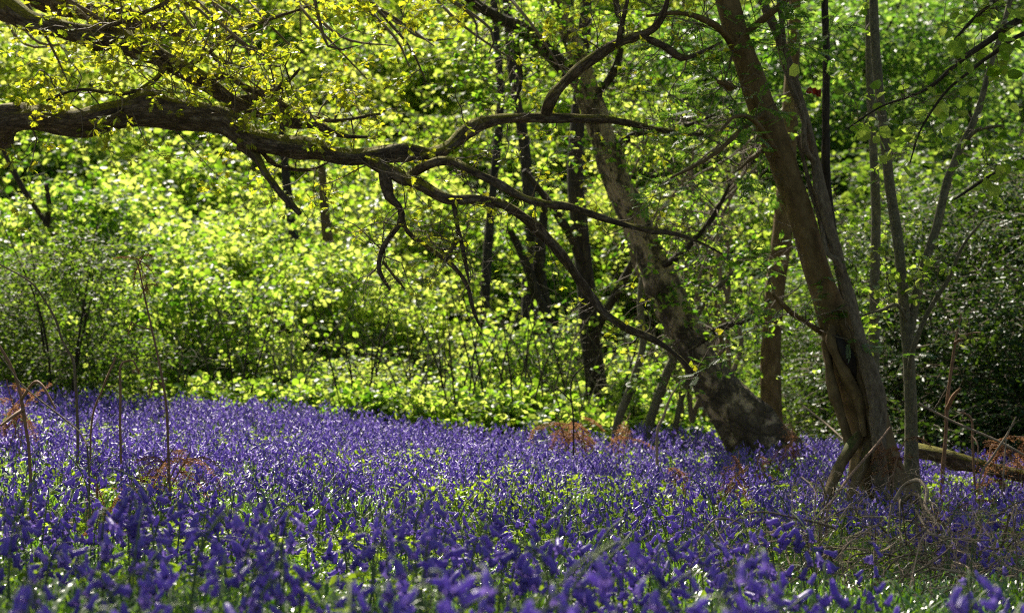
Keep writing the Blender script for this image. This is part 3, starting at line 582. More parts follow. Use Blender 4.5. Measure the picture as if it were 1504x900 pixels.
for rows, mt_ in [([(852, 118, 17.62, 12), (825, 95, 17.6, 12), (790, 62, 17.5, 11), (760, 40, 17.4, 10), (725, 22, 17.3, 9), (690, 0, 17.2, 8), (640, -60, 17.1, 6)], 'dark'),
                  ([(760, 42, 17.4, 6), (758, 80, 17.3, 5), (764, 120, 17.2, 4), (758, 150, 17.1, 2)], 'dark'),
                  ([(890, 230, 17.6, 6), (930, 200, 17.4, 5), (990, 190, 17.2, 4), (1050, 170, 17.1, 2.5)], 'dark'),
                  ([(960, 395, 17.6, 6), (1000, 372, 17.3, 5), (1040, 330, 17.1, 4), (1070, 270, 16.9, 2.5)], 'dark'),
                  ([(1015, 510, 17.4, 6), (1060, 480, 17.2, 5), (1100, 470, 17, 4), (1130, 440, 16.8, 2)], 'dark'),
                  ([(868, 150, 17.6, 6), (900, 110, 17.4, 5.5), (912, 60, 17.3, 5), (905, 0, 17.2, 5), (900, -60, 17.2, 4)], 'dark')]:
    o, p = limb('branch', rows, M[mt_], bt, sides=8, rough=.12, step=.1, wob=.01); BP.append(p)
mt = MB(); ml = MB()
branchlets([bp_[8:]] + BP[1:], 210, 1.1, .006, mt, ml, .055, LEAF6, .55, cluster=5, wander=.8, levels=2)
add_part('twigs', mt, [M['twig']], birch, True); add_part('leaves', ml, [M['hazel']], birch, True)
canopy(birch, [(.5, 17.5, 8.5, 2, 2, 1.2), (-1, 17, 7.4, 1.5, 1.5, .6), (1.6, 18.5, 7.6, 1.6, 1.6, .7), (.9, 15.8, 7.2, 1.6, 1.2, .7)], 1500, .07, M['beech'], [[[.2, 17.8, 6, .06], [-.6, 17.3, 7.2, .04], [-1.5, 17, 7.6, .01]], [[.25, 17.9, 6.2, .06], [1, 18.1, 7.2, .04], [2, 18.6, 7.8, .01]]], M['dark'])

# ------------------------------------------------------------------ the big brown trunk on the right with its climber
D1 = 12.6
rt = thing('rowan_tree', P(1290, 700, D1) * [1, 1, 0] + [0, 0, float(ground(2.41, D1))], 'stout smooth brown tree leaning left, with a dark hollow above its roots', 'tree')
rtr, rp = limb('trunk', [(1300, 785, D1, 40.5), (1297, 740, D1, 40.4), (1290, 700, D1, 33.2), (1284, 660, D1, 30.3), (1272, 610, D1, 30.3), (1258, 565, D1, 29.6), (1242, 520, D1, 27.5), (1226, 470, D1, 23.8), (1210, 425, D1, 20.9), (1196, 385, D1, 20.2), (1184, 345, D1, 20.2), (1170, 300, D1, 20.2), (1152, 250, D1, 19.4), (1134, 200, D1, 19.4), (1116, 150, D1, 18.7), (1098, 100, D1 - .02, 18.0), (1082, 55, D1 - .05, 17.3), (1066, 0, D1 - .08, 16.6), (1040, -90, D1 - .15, 15.8), (1000, -260, D1 - .2, 13.0), (960, -500, D1 - .2, 8.6), (930, -800, D1, 3.6)], M['smooth'], rt, sides=32, rough=.06, step=.04, lumps=20, flare=(.9, .55, 6))
# hollow: rotten slot as a solid tube, cavity shade put into its near-black colour, with a raised lip of healed bark
hol = MB()
u = np.linspace(0, 1, 12); slot = px_path([(1228, 492, D1 - .175, 3), (1236, 508, D1 - .185, 9), (1245, 524, D1 - .19, 10), (1252, 540, D1 - .19, 6), (1257, 552, D1 - .185, 2)])
tube(hol, slot, 10, .05, .02); add_part('hollow', hol, [M['hollow']], rtr)
for rows in [[(1222, 478, D1 - .14, 5), (1222, 500, D1 - .165, 8), (1232, 525, D1 - .18, 9), (1246, 556, D1 - .18, 8), (1262, 590, D1 - .17, 7), (1270, 640, D1 - .15, 6)], [(1236, 470, D1 - .13, 5), (1250, 500, D1 - .15, 8), (1262, 530, D1 - .16, 9), (1266, 560, D1 - .15, 8), (1276, 600, D1 - .15, 8), (1290, 650, D1 - .14, 8), (1304, 700, D1 - .12, 6)],
             [(1212, 500, D1 - .1, 6), (1222, 560, D1 - .13, 8), (1236, 610, D1 - .14, 7), (1250, 665, D1 - .14, 6)]]:
    limb('burr', rows, M['smooth'], rtr, sides=8, rough=.2, step=.03, lumps=3)
for rows in [[(1262, 640, D1 - .12, 9), (1245, 665, D1 - .25, 9), (1232, 690, D1 - .35, 8), (1216, 730, D1 - .5, 7), (1206, 792, D1 - .6, 5)], [(1278, 655, D1 - .14, 10), (1266, 690, D1 - .3, 9), (1256, 712, D1 - .4, 7), (1250, 740, D1 - .5, 7), (1246, 792, D1 - .6, 5)], [(1300, 660, D1 - .12, 10), (1312, 700, D1 - .25, 9), (1318, 740, D1 - .4, 8), (1326, 790, D1 - .5, 6)]]:
    limb('root', rows, M['smooth'], rtr, sides=8, rough=.12, step=.04)
RP = [rp]
for rows in [[(1072, 130, D1, 7), (1062, 125, D1 - .1, 5), (1055, 122, D1 - .16, 4)], [(1118, 222, D1 - .1, 5), (1100, 236, D1 - .25, 3), (1083, 252, D1 - .4, 1.6)], [(1210, 488, D1, 5), (1190, 478, D1 - .1, 4), (1165, 462, D1 - .2, 4), (1148, 446, D1 - .3, 4), (1135, 430, D1 - .4, 2.5)], [(1150, 240, D1, 5), (1110, 180, D1 - .4, 4), (1080, 172, D1 - .6, 3), (1060, 192, D1 - .8, 2)],
             [(1090, 85, D1, 7), (1050, 40, D1 - .3, 5), (1000, 20, D1 - .5, 4), (950, 25, D1 - .7, 2)], [(1122, 165, D1 - .05, 5), (1085, 195, D1 - .4, 4), (1035, 235, D1 - .6, 3), (985, 262, D1 - .8, 2)], [(1085, 60, D1, 6), (1130, 20, D1 - .2, 5), (1180, -20, D1 - .3, 4)]]:
    o, p = limb('branch', rows, M['smooth'], rtr, sides=8, rough=.1, step=.05, wob=.004); RP.append(p)
mt = MB(); ml = MB()
def pinnate_sprays(parents, n, L, r, size, mbt, mbl, mat_t=M['rowan'], tr=(.1, 1)):
    for k in range(n):
        p = parents[rng.integers(len(parents))]; q = p[int(rng.uniform(*tr) * (len(p) - 1))]
        t = twig_walk(q[:3], rand_unit(1)[0] + [0, -.2, .1], L * rng.uniform(.4, 1.2), r, 8, .35); tube(mbt, t, 4)
        c = np.repeat(t[3:, :3], 2, 0); d = (t[-1, :3] - t[0, :3])[None] / L * .6 + rng.normal(size=c.shape) * .7; d[:, 2] = d[:, 2] * .4 - .1
        put_leaves(mbl, c, d, size, PINN, .35)
pinnate_sprays(RP[-3:] + RP[1:4], 46, .8, .004, .12, mt, ml)
pinnate_sprays([rp[60:]], 14, .9, .005, .12, mt, ml)
branchlets([rp[25:]] + RP[1:], 40, .7, .004, mt, None, None, wander=.7)
add_part('twigs', mt, [M['twig']], rt, True); add_part('pinnate_leaves', ml, [M['rowan']], rt, True)
canopy(rt, [(1.0, 12.2, 6.2, 1.6, 1.8, .8), (2.8, 11.6, 6.6, 1.8, 1.8, .8), (.2, 13, 5.8, 1.2, 1.4, .6), (2.4, 14, 7.4, 2.2, 2, 1), (4.2, 13, 6.5, 1.5, 1.8, .8), (2.2, 15.5, 8, 2, 1.6, .8)], 2100, .075, M['rowan'],
       [[[1.15, 12.45, 3.6, .07], [.7, 12.2, 5, .05], [.4, 12.8, 5.8, .02]], [[1.15, 12.45, 3.4, .08], [2.0, 12, 5, .05], [2.9, 11.6, 6.4, .02]], [[1.0, 12.4, 4.4, .07], [2.0, 13.4, 6, .05], [2.6, 14, 7.2, .02]], [[1.1, 12.4, 3.9, .07], [2.8, 12.6, 5.6, .045], [4.2, 13, 6.6, .02]]], M['smooth'])

# climbers and thin poles beside the big trunk
def pole(name, rows, mat, label, cat, sides=10, rough=.1, step=.08, branches=(), leaves=None, ntw=8, group=None, **k):
    b = px_path(rows[:1])[0]; gx = b[:3].copy(); gx[2] = float(ground(gx[0], gx[1]))
    t = thing(name, gx, label, cat, group)
    if b[2] > gx[2] - .05 and name != 'woodland_tree_': rows = [(rows[0][0], 400 - (gx[2] - .12 - CZ) / b[1] * FPX, rows[0][2], rows[0][3] * 1.05)] + list(rows)
    o, p = limb('trunk' if cat == 'tree' else 'stem', rows, mat, t, sides, rough, step, **k); ps = [p]
    for br in branches:
        q, pp = limb('branch', br, mat, o, 6, .1, .06, wob=.004); ps.append(pp)
    mt = MB(); ml = MB()
    if ntw:
        branchlets(ps, ntw, .6, .004, mt, ml if leaves else None, *( (leaves[0], leaves[1], leaves[2]) if leaves else (None,)), cluster=4, wander=.6, tr=(.3, 1))
        add_part('twigs', mt, [M['twig']], t, True)
        if leaves and ml.n: add_part('leaves', ml, [leaves[3]], t, True)
    return t
pole('climber', [(1300, 720, D1 - .3, 12.8), (1292, 640, D1 - .28, 11.9), (1282, 570, D1 - .25, 11.0), (1268, 510, D1 - .24, 10.2), (1255, 460, D1 - .22, 9.3), (1238, 410, D1 - .2, 8.5), (1224, 360, D1 - .16, 8.5), (1212, 300, D1 - .1, 8.5), (1196, 240, D1, 7.6), (1184, 190, D1, 7.6), (1170, 130, D1 + .05, 6.8), (1152, 80, D1 + .1, 7.6), (1130, 35, D1 + .1, 6.8), (1108, -20, D1 + .1, 6.8), (1080, -120, D1, 5.1)], M['vine'],
     'rope-like brown climber stem rising alongside the stout leaning trunk', 'vine', 10, .2, .04, [[(1196, 240, D1 - .02, 5), (1180, 215, D1 - .08, 4.5), (1178, 170, D1 - .05, 4), (1160, 120, D1 - .02, 4), (1150, 60, D1, 4), (1140, -20, D1, 3)], [(1238, 410, D1 - .2, 5), (1230, 380, D1 - .26, 5), (1216, 372, D1 - .22, 4), (1206, 330, D1 - .1, 4), (1190, 280, D1 - .02, 3.5), (1172, 200, D1, 3)]], ntw=10, wob=.012, lumps=8)
pole('sapling', [(1296, 715, D1 + .3, 9), (1285, 620, D1 + .3, 8.5), (1262, 520, D1 + .28, 8), (1240, 430, D1 + .25, 7.5), (1224, 350, D1 + .2, 7), (1214, 270, D1 + .2, 6.5), (1212, 180, D1 + .2, 6), (1213, 90, D1 + .2, 5.5), (1210, 0, D1 + .2, 5), (1208, -150, D1 + .2, 4)], M['dark'],
     'thin dark upright stem just right of the rope-like climber', 'tree', 8, .08, .08, ntw=12)
pole('pole_tree', [(1340, 700, D1 + .6, 12.7), (1339, 640, D1 + .6, 9.7), (1338, 580, D1 + .6, 9.0), (1333, 500, D1 + .6, 8.6), (1326, 430, D1 + .6, 8.2), (1318, 350, D1 + .6, 7.8), (1306, 270, D1 + .6, 7.5), (1297, 190, D1 + .6, 7.1), (1288, 110, D1 + .6, 6.7), (1283, 40, D1 + .6, 6.7), (1281, -60, D1 + .6, 6.0), (1280, -300, D1 + .6, 3.7)], M['grey'],
     'slim grey-green pole-like tree standing straight up right of the stout trunk', 'tree', 14, .05, .06,
     [[(1336, 490, D1 + .6, 7), (1345, 440, D1 + .6, 7), (1360, 380, D1 + .6, 7), (1375, 330, D1 + .62, 6.5), (1392, 265, D1 + .65, 6.5), (1412, 215, D1 + .68, 6), (1432, 170, D1 + .7, 5), (1450, 110, D1 + .72, 4.5), (1472, 40, D1 + .75, 4), (1490, -40, D1 + .8, 3)], [(1412, 213, D1 + .68, 4), (1435, 192, D1 + .6, 3), (1470, 185, D1 + .5, 2)], [(1335, 565, D1 + .6, 4), (1340, 520, D1 + .5, 4), (1365, 455, D1 + .4, 3.6), (1392, 410, D1 + .3, 3), (1415, 360, D1 + .2, 2.4), (1446, 322, D1 + .1, 1.3)],
      [(1333, 470, D1 + .55, 3), (1318, 448, D1 + .45, 3), (1296, 456, D1 + .4, 2.4), (1263, 465, D1 + .3, 1.3)]], leaves=(.05, ROUND6, .4, M['hazel']), ntw=26)
pole('sapling', [(1285, 640, D1 + 2, 9), (1284, 520, D1 + 2, 8), (1285, 400, D1 + 2, 7.5), (1286, 300, D1 + 2, 7), (1280, 190, D1 + 2, 6), (1275, 80, D1 + 2, 5), (1273, -80, D1 + 2, 4)], M['grey'],
     'pale thin sapling seen between the stout trunk and the pole-like tree', 'tree', 8, .06, .1, ntw=14, leaves=(.05, ROUND6, .5, M['hazel']))
pole('dead_pole', [(1385, 705, D1 + .5, 3.2), (1390, 640, D1 + .5, 2.7), (1392, 590, D1 + .5, 2.5), (1398, 540, D1 + .5, 2.2), (1404, 500, D1 + .5, 1.8), (1412, 460, D1 + .5, 1.1)], M['wood'], 'reddish brown dead stem standing in the shade right of the pole-like tree', 'dead stem', 8, .1, .05,
     [[(1391, 600, D1 + .5, 3), (1402, 580, D1 + .4, 3), (1412, 570, D1 + .3, 1.5)], [(1402, 505, D1 + .5, 2.4), (1424, 490, D1 + .4, 1.8), (1440, 488, D1 + .3, 1)]], ntw=4)
# sawn-looking post trunk behind and other middle-distance trunks
pole('woodland_tree', [(1137, 660, 19, 20), (1134, 600, 19, 15), (1132, 540, 19, 15), (1134, 480, 19, 15), (1139, 420, 19, 15), (1147, 360, 19, 15), (1150, 330, 19, 14), (1158, 200, 19.1, 12), (1165, 50, 19.2, 10), (1170, -150, 19.2, 6)], M['smooth'], 'straight narrow brown trunk between the birch and the stout leaning tree', 'tree', 12, .06, .1, ntw=16, leaves=(.055, ROUND6, .5, M['hazel']), flare=(.6, .3, 4))
pole('woodland_tree', [(905, 640, 21, 21.0), (880, 580, 21, 15.4), (868, 500, 21, 14.0), (858, 400, 21, 13.3), (848, 300, 21, 12.6), (845, 230, 21, 11.9), (850, 160, 21, 10.5), (858, 60, 21, 9.1), (865, -100, 21, 7.0)], M['dark'], 'dark mossy trunk rising behind the leaning birch, left of it', 'tree', 12, .08, .1, [[(858, 400, 21, 8), (835, 340, 20.8, 7), (800, 290, 20.6, 6), (770, 250, 20.5, 4)], [(868, 500, 21, 8), (905, 430, 20.8, 7), (940, 360, 20.6, 5), (950, 300, 20.4, 3)]], ntw=22, leaves=(.055, ROUND6, .5, M['hazel']))
pole('woodland_tree', [(815, 590, 24, 20.2), (808, 520, 24, 15.8), (800, 470, 24, 14.4), (790, 400, 24, 11.5), (780, 330, 24, 9.4), (775, 270, 24, 8.6), (768, 200, 24, 7.9), (752, 100, 24, 7.2), (740, -50, 24, 5.8)], M['dark'], 'dark forked trunk in the picture centre behind the drooping oak branch', 'tree', 12, .08, .1,
     [[(808, 480, 23.9, 12), (790, 440, 23.8, 10), (778, 400, 23.7, 9), (762, 365, 23.6, 7), (748, 335, 23.5, 5)], [(800, 450, 23.9, 12), (792, 400, 23.8, 10), (795, 350, 23.7, 9), (800, 300, 23.6, 6)]], ntw=18, leaves=(.06, ROUND6, .5, M['hazel']))
pole('broken_trunk', [(778, 560, 24.6, 16), (778, 500, 24.6, 14), (778, 450, 24.6, 13), (778, 405, 24.6, 12.5)], M['hollow'], 'short black broken trunk left of the forked central trunk', 'stump', 10, .08, .1, ntw=0)
pole('woodland_tree', [(516, 600, 27, 20), (514, 560, 27, 16), (512, 520, 27, 14), (505, 480, 27, 12), (490, 400, 27, 9), (478, 320, 27, 7), (470, 200, 27, 5)], M['smooth'], 'thin brown trunk half hidden in sunlit bushes left of the centre', 'tree', 10, .08, .15, ntw=10, leaves=(.06, ROUND6, .5, M['hazel']))
pole('woodland_tree', [(452, 560, 29, 10.8), (450, 500, 29, 9.6), (446, 440, 29, 9.0), (440, 400, 29, 7.8), (425, 300, 29, 6.6), (410, 150, 29, 5.4)], M['dark'], 'dark trunk deep among the sunlit bushes, leftmost in the left half', 'tree', 10, .08, .15, ntw=10)
pole('woodland_tree', [(715, 600, 30, 8.4), (712, 450, 30, 7.2), (722, 300, 30, 6.6), (735, 150, 30, 6.0), (728, 40, 30, 5.4), (722, -60, 30, 4.2)], M['dark'], 'thin dark trunk far back, above the crook of the oak branch', 'tree', 8, .08, .2, ntw=12)
pole('leaning_sapling', [(140, 620, 20.8, 4.5), (128, 480, 20.8, 4.0), (112, 408, 20.8, 3.5), (85, 352, 20.8, 4.5), (48, 298, 20.8, 4.0), (22, 255, 20.8, 4.0), (0, 205, 20.8, 4.0), (-30, 120, 20.8, 3.5)], M['dark'], 'dark crooked sapling leaning out of the picture at the left edge', 'tree', 8, .08, .1, [[(70, 330, 20.8, 5), (72, 300, 20.7, 4), (68, 270, 20.6, 3)]], ntw=14, leaves=(.055, ROUND6, .6, M['hazel']))
for rows, lab in [([(950, 640, 19.4, 7), (975, 560, 19.4, 7), (998, 510, 19.3, 6), (1030, 450, 19.2, 5), (1075, 400, 19, 3)], 'slanting thin trunk low down just left of the birch foot'), ([(905, 630, 19, 6), (930, 560, 19, 6), (945, 500, 19, 5), (940, 430, 19, 4), (960, 330, 19, 2.5)], 'thin upright stem left of the slanting one by the birch'), ([(990, 640, 19.5, 5), (1010, 560, 19.5, 4), (1048, 500, 19.4, 3), (1110, 455, 19.3, 2)], 'bowed whip-thin stem crossing behind the foot of the leaning birch')]:
    pole('sapling', rows, M['grey'], lab, 'tree', 8, .08, .1, ntw=10, leaves=(.055, ROUND6, .5, M['hazel']))

# bare twiggy thicket behind the birch
th = thing('bare_thicket', gp(xat(1070, 20), 20), 'tangle of bare grey-brown twigs between the birch and the narrow brown trunk', 'shrub')
for k in range(9):
    a = rng.uniform(990, 1130); D = rng.uniform(18.6, 21.5)
    mb = MB(); rows = [(a, 620, D, 4.5), (a + rng.uniform(-40, 40), 480, D, 3.6), (a + rng.uniform(-90, 90), 330, D + rng.uniform(-.3, .3), 2.6), (a + rng.uniform(-140, 140), 180, D, 1.4)]
    p = tube(mb, px_path(rows), 6, .05, .15, wob=.02)
    branchlets([p], 14, 1.3, .0055, mb, None, wander=.8, levels=2)
    add_part('stem', mb, [M['twig']], th)

# overhanging leafy branches at the upper right
ob2 = thing('hazel_tree', gp(4.6, 11.4), 'hazel standing off to the right, its fine dark arching branches entering at the upper right', 'tree')
mb = MB(); b = gp(4.6, 11.4, -.1); tube(mb, [[*b, .09], [4.5, 11.4, 1.5, .07], [4.3, 11.3, 3, .05], [4.2, 11.3, 4.5, .03]], 10, .06, .1); add_part('trunk', mb, [M['grey']], ob2)
HB = []
D2 = 11.2
for rows in [[r0(4.35, 3.1, 11.3, .03), (1620, 0, D2, 7), (1504, 28, D2, 6), (1450, 60, D2, 4.5), (1410, 88, D2, 4), (1372, 125, D2, 3), (1340, 142, D2, 2), (1290, 158, D2, 1.5), (1240, 190, D2, 1)],
             [r0(4.35, 2.9, 11.3, .03), (1620, 10, D2, 5), (1504, 48, D2, 3.5), (1460, 78, D2, 3), (1420, 110, D2, 2.5), (1385, 140, D2, 2), (1350, 190, D2, 1.5), (1335, 240, D2, 1)],
             [r0(4.4, 2.2, 11.3, .02), (1600, 190, D2, 4), (1504, 235, D2, 3), (1450, 262, D2, 2.6), (1400, 292, D2, 1.5)],
             [r0(4.3, 3.8, 11.3, .03), (1600, -70, D2, 5), (1504, -30, D2, 4), (1440, 20, D2, 3), (1400, 60, D2, 1.6)]]:
    mb = MB(); p = tube(mb, px_path(rows), 8, .06, .05, wob=.006); add_part('branch', mb, [M['dark']], ob2); HB.append(p[len(p) // 4:])
mt = MB(); ml = MB()
ends = branchlets(HB, 130, .5, .0028, mt, None, wander=.8)
add_part('twigs', mt, [M['twig']], ob2, True)
lf = MB(); stamp(lf, ROUND6[0], ROUND6[1], np.eye(3)[None], np.zeros((1, 3))); leafmesh = lf.mesh('leaf', [M['hazel']], False)
off = root_of(ob2)
cand = ends[(ends[:, 0] / ends[:, 1] * FPX + 752 < 1500)]; rng.shuffle(cand)
for e in cand[:230]:
    o = link('leaf', leafmesh, ob2); o.location = e - off; o.rotation_euler = (rng.normal() * .6 - .3, rng.normal() * .5, rng.random() * 6.28); s = rng.uniform(.05, .10); o.scale = (s, s, s)

# red withered leaves caught on the thin stem
rl = thing('withered_leaf_cluster', P(1200, 130, D1 + .1), 'dark red withered leaf bunch caught on the thin stem beside the climber', 'dead leaf')
for k in range(5):
    o = link('leaf', None, rl); me = MB(); stamp(me, ROUND6[0] * [1, 1, 2.5], ROUND6[1], np.eye(3)[None], np.zeros((1, 3))); o2 = me.mesh('leaf', [M['rust']], False)
    bpy.data.objects.remove(o); o = link('leaf', o2, rl); o.scale = (.055,) * 3; o.rotation_euler = (rng.normal() * .5 + 4.4, rng.normal() * .6, rng.random() * 6.28); o.location = rng.normal(size=3) * .015

# ------------------------------------------------------------------ fallen log at the right
lg = thing('fallen_log', gp(3.35, 13.6), 'mossy fallen log lying in the bluebells at the right edge', 'log')
limb('trunk', [(1345, 662, 13.5, 12), (1380, 668, 13.4, 11), (1420, 680, 13.3, 11), (1460, 690, 13.2, 10), (1520, 704, 13.1, 9), (1620, 730, 13, 7)], M['oak'], lg, sides=14, rough=.1, step=.06, lumps=3)

# ------------------------------------------------------------------ dead bracken
def frond(mb, base, d, L, size, n=13, m=0):
    """curled brown fern frond: stalk plus shrivelled paired leaflets"""
    t = twig_walk(base, d, L, .0035, 8, .25, grav=-1.4); tube(mb, t, 4, m=m)
    c = t[:, :3]; idx = np.linspace(1, len(c) - 1.001, n); i = idx.astype(int); f = (idx - i)[:, None]
    pos = c[i] * (1 - f) + c[np.minimum(i + 1, len(c) - 1)] * f
    dr = np.array(c[-1] - c[0]); dr /= np.linalg.norm(dr) + 1e-9; sd_ = np.cross(dr, [0, 0, 1.]); sd_ /= np.linalg.norm(sd_) + 1e-9
    for sgn in (-1, 1):
        dd = sd_ * sgn + dr * .4 + rng.normal(size=pos.shape) * .35; dd[:, 2] -= .4
        w_ = size * (1.1 - np.linspace(0, .8, n))
        for q in range(4):
            pp = pos + dd * (w_ * (q / 4))[:, None]
            for s2 in (-1, 1):
                d3 = dd * .3 + np.cross(dd, [0, 0, 1.]) * s2 * .8 + rng.normal(size=pos.shape) * .3
                put_leaves(mb, pp, d3, size * .22, (LEAF6[0] * [.5, 1, 3], LEAF6[1]), .8, m)
def bracken(px, py, D, lab, stems=3, h=.3, size=.06, fr=6, spread=.4):
    size *= .95; py += 4; fr = max(3, fr - 1)
    c = P(px, py, D); g = float(ground(c[0], c[1])); t = thing('dead_bracken', (c[0], c[1], g), lab, 'dead fern')
    for k in range(stems):
        a = rng.random() * 6.28; mb = MB(); top = np.array([c[0] + math.cos(a) * spread * .4, c[1] + math.sin(a) * spread * .3, max(c[2], g + .05) + rng.uniform(-.05, .05)])
        p = tube(mb, [[c[0] + rng.normal() * .05, c[1] + rng.normal() * .05, g - .02, .006], [*((np.array([c[0], c[1], g]) + top) / 2 + rng.normal(size=3) * .03), .005], [*top, .003]], 5, 0, .06)
        add_part('stem', mb, [M['wood']], t)
        fb = MB()
        for q in range(fr):
            frond(fb, p[int(len(p) * rng.uniform(.6, 1)) - 1][:3], rand_unit(1)[0] + [0, 0, .2], rng.uniform(.12, h), size)
        add_part('frond', fb, [M['bracken']], t, False)
for a in [(870, 598, 17.0, 'orange-brown dead bracken at the far edge of the bluebells, left of the birch', 4, .42, .075, 7, .9),
          (215, 650, 10.6, 'orange dead bracken sunk in the bluebells below the tall brown-tipped stem', 3, .3, .05, 6, .6),
          (170, 705, 9.2, 'dead bracken low in the shaded flowers at the lower left', 3, .25, .045, 5, .5),
          (1035, 690, 12.0, 'small orange dead bracken below the foot of the leaning birch', 3, .3, .05, 5, .7),
          (1410, 745, 9.6, 'rusty dead bracken with pale stalks among the right-hand vine tangle', 3, .28, .05, 6, .4),
          (1308, 640, 12.1, 'dead brown bracken draped at the foot of the stout trunk', 3, .22, .045, 5, .3),
          (1475, 640, 13.2, 'brown curled bracken above the log at the right edge', 4, .4, .07, 7, .6),
          (1180, 615, 15.5, 'faint dead bracken between the birch foot and the stout trunk', 2, .3, .06, 5, .5),
          (20, 560, 13.5, 'dead bracken among the bluebells at the left edge', 3, .3, .06, 5, .5),
          (1085, 650, 13.8, 'pale dead bracken wisps right under the birch foot', 2, .3, .05, 4, .4)]:
    bracken(*a)

def stalk(name, rows, mat, label, cat, sides=6, kids=(), frs=(), wob=.003):
    b = px_path(rows[:1])[0]; gz = float(ground(b[0], b[1]))
    if b[2] > gz and 'slant' not in label: rows = [(rows[0][0] + 2, 400 - (gz - .05 - CZ) / b[1] * FPX, rows[0][2], rows[0][3])] + list(rows)
    t = thing(name, (b[0], b[1], gz), label, cat); mb = MB(); tube(mb, px_path(rows), sides, .06, .04, wob=wob)
    o = add_part('stem', mb, [mat], t)
    for kr in kids:
        mb = MB(); tube(mb, px_path(kr), 5, .05, .03, wob=wob); add_part('branch', mb, [mat], o)
    for (a, b_, D, n, L, sz) in frs:
        fb = MB()
        for q in range(n): frond(fb, P(a, b_, D), rand_unit(1)[0] * .7 + [0, 0, -.4], L * rng.uniform(.6, 1.2), sz, 10)
        add_part('frond', fb, [M['bracken']], o)
    return t
stalk('dead_bracken', [(247, 650, 10.5, 2.0), (243, 590, 10.5, 2.0), (232, 530, 10.5, 1.7), (222, 480, 10.5, 1.5), (212, 430, 10.5, 1.4), (205, 395, 10.5, 1.1), (200, 382, 10.5, 0.8)], M['wood'], 'tall thin stalk with drooping brown tip standing above the bluebells at left', 'dead fern', 6, [[(222, 485, 10.5, 1.4), (205, 480, 10.4, 1.2), (192, 472, 10.4, .9)], [(240, 570, 10.5, 1.6), (228, 556, 10.45, 1.2), (222, 566, 10.4, .9)]], [(206, 384, 10.5, 5, .15, .035), (214, 420, 10.5, 4, .10, .03), (193, 474, 10.4, 2, .07, .02), (224, 560, 10.4, 2, .08, .025)])
stalk('dead_stalk', [(128, 680, 8.6, 1.5), (120, 640, 8.7, 1.4), (95, 615, 8.8, 1.3), (62, 590, 8.9, 1.1), (30, 565, 9, 1.1), (8, 535, 9, 1.0), (-20, 500, 9, 1.0)], M['vine'], 'bent brown dead stem curving down to the right out of the lower left thicket', 'dead stem', 7)
stalk('dead_stalk', [(42, 680, 9.2, 2.3), (36, 620, 9.2, 2.5), (28, 570, 9.2, 2.3), (12, 530, 9.2, 2.2), (-15, 490, 9.2, 2.0)], M['wood'], 'thick upright brown dead stem at the left edge among the flowers', 'dead stem', 9, [[(33, 600, 9.2, 3), (18, 610, 9.1, 2.6), (0, 625, 9, 2)], [(30, 585, 9.2, 2.6), (55, 560, 9.1, 2.2), (80, 600, 9, 1.6)]])
stalk('dead_stalk', [(112, 610, 12, 2.2), (110, 560, 12, 2.2), (108, 530, 12, 2.1), (92, 500, 12, 1.8), (82, 470, 12, 1.8), (64, 440, 12, 1.4), (45, 415, 12, 1.3), (0, 388, 12, 1.1), (-20, 380, 12, 1.0)], M['vine'], 'pale crooked bare stem rising from the left bluebells against dark leaves', 'dead stem', 7, [[(104, 522, 12, 1.6), (96, 516, 12, 1.2), (88, 520, 12, .8)]])
stalk('dead_stalk', [(176, 640, 11, 2), (177, 580, 11, 2), (176, 540, 11, 1.8), (185, 530, 11, 1.6), (196, 530, 11, 1.4), (203, 545, 11, 1)], M['wood'], 'short hooked brown stalk poking above the flowers at left', 'dead stem', 6, frs=[(200, 540, 11, 2, .06, .02)])
stalk('dead_stalk', [(133, 625, 11.2, 1.6), (150, 570, 11.2, 1.6), (170, 525, 11.2, 1.4)], M['wood'], 'slim straight brown stalk leaning right next to the hooked stalk', 'dead stem', 5)
stalk('dead_stalk', [(843, 700, 14.5, 1.3), (842, 620, 14.5, 1.3), (840, 560, 14.5, 1.2), (870, 530, 14.4, 1.0), (910, 510, 14.3, 0.6)], M['dark'], 'thin dark stalk standing in the flowers in front of the orange bracken', 'dead stem', 6, [[(840, 590, 14.5, 1.3), (825, 575, 14.5, 1), (815, 570, 14.5, .7)]])
stalk('dead_stalk', [(965, 640, 15.5, 2.4), (975, 612, 15.5, 2.2), (985, 585, 15.5, 2), (1000, 560, 15.5, 1)], M['deadtwig'], 'short pale stick leaning right, just left of the birch foot', 'dead stem', 6)
stalk('dead_stalk', [(1215, 755, 10.4, 2.1), (1235, 720, 10.6, 2.1), (1265, 680, 10.9, 2.1), (1290, 650, 11.1, 1.8), (1308, 628, 11.3, 1.4)], M['wood'], 'straight brown stick propped against the foot of the stout trunk', 'dead stem', 6)
stalk('dead_stalk', [(1180, 595, 14.5, 1.4), (1210, 620, 14.3, 1.6), (1245, 650, 14, 1.6)], M['deadtwig'], 'thin pale stick slanting down to the left side of the stout trunk', 'dead stem', 5)
stalk('dead_stalk', [(1350, 592, 13, 1.6), (1400, 618, 12.9, 1.8), (1460, 645, 12.8, 1.8), (1504, 668, 12.7, 2)], M['deadtwig'], 'long straight pale stick slanting above the fallen log', 'dead stem', 5)
stalk('dead_stalk', [(1440, 705, 12.4, 1.6), (1460, 670, 12.4, 1.8), (1480, 640, 12.4, 1.6), (1494, 612, 12.4, 1)], M['deadtwig'], 'pale stick rising to the right over the log end', 'dead stem', 5, [[(1478, 645, 12.4, 1.2), (1476, 690, 12.3, 1.2), (1475, 720, 12.3, 1)]])
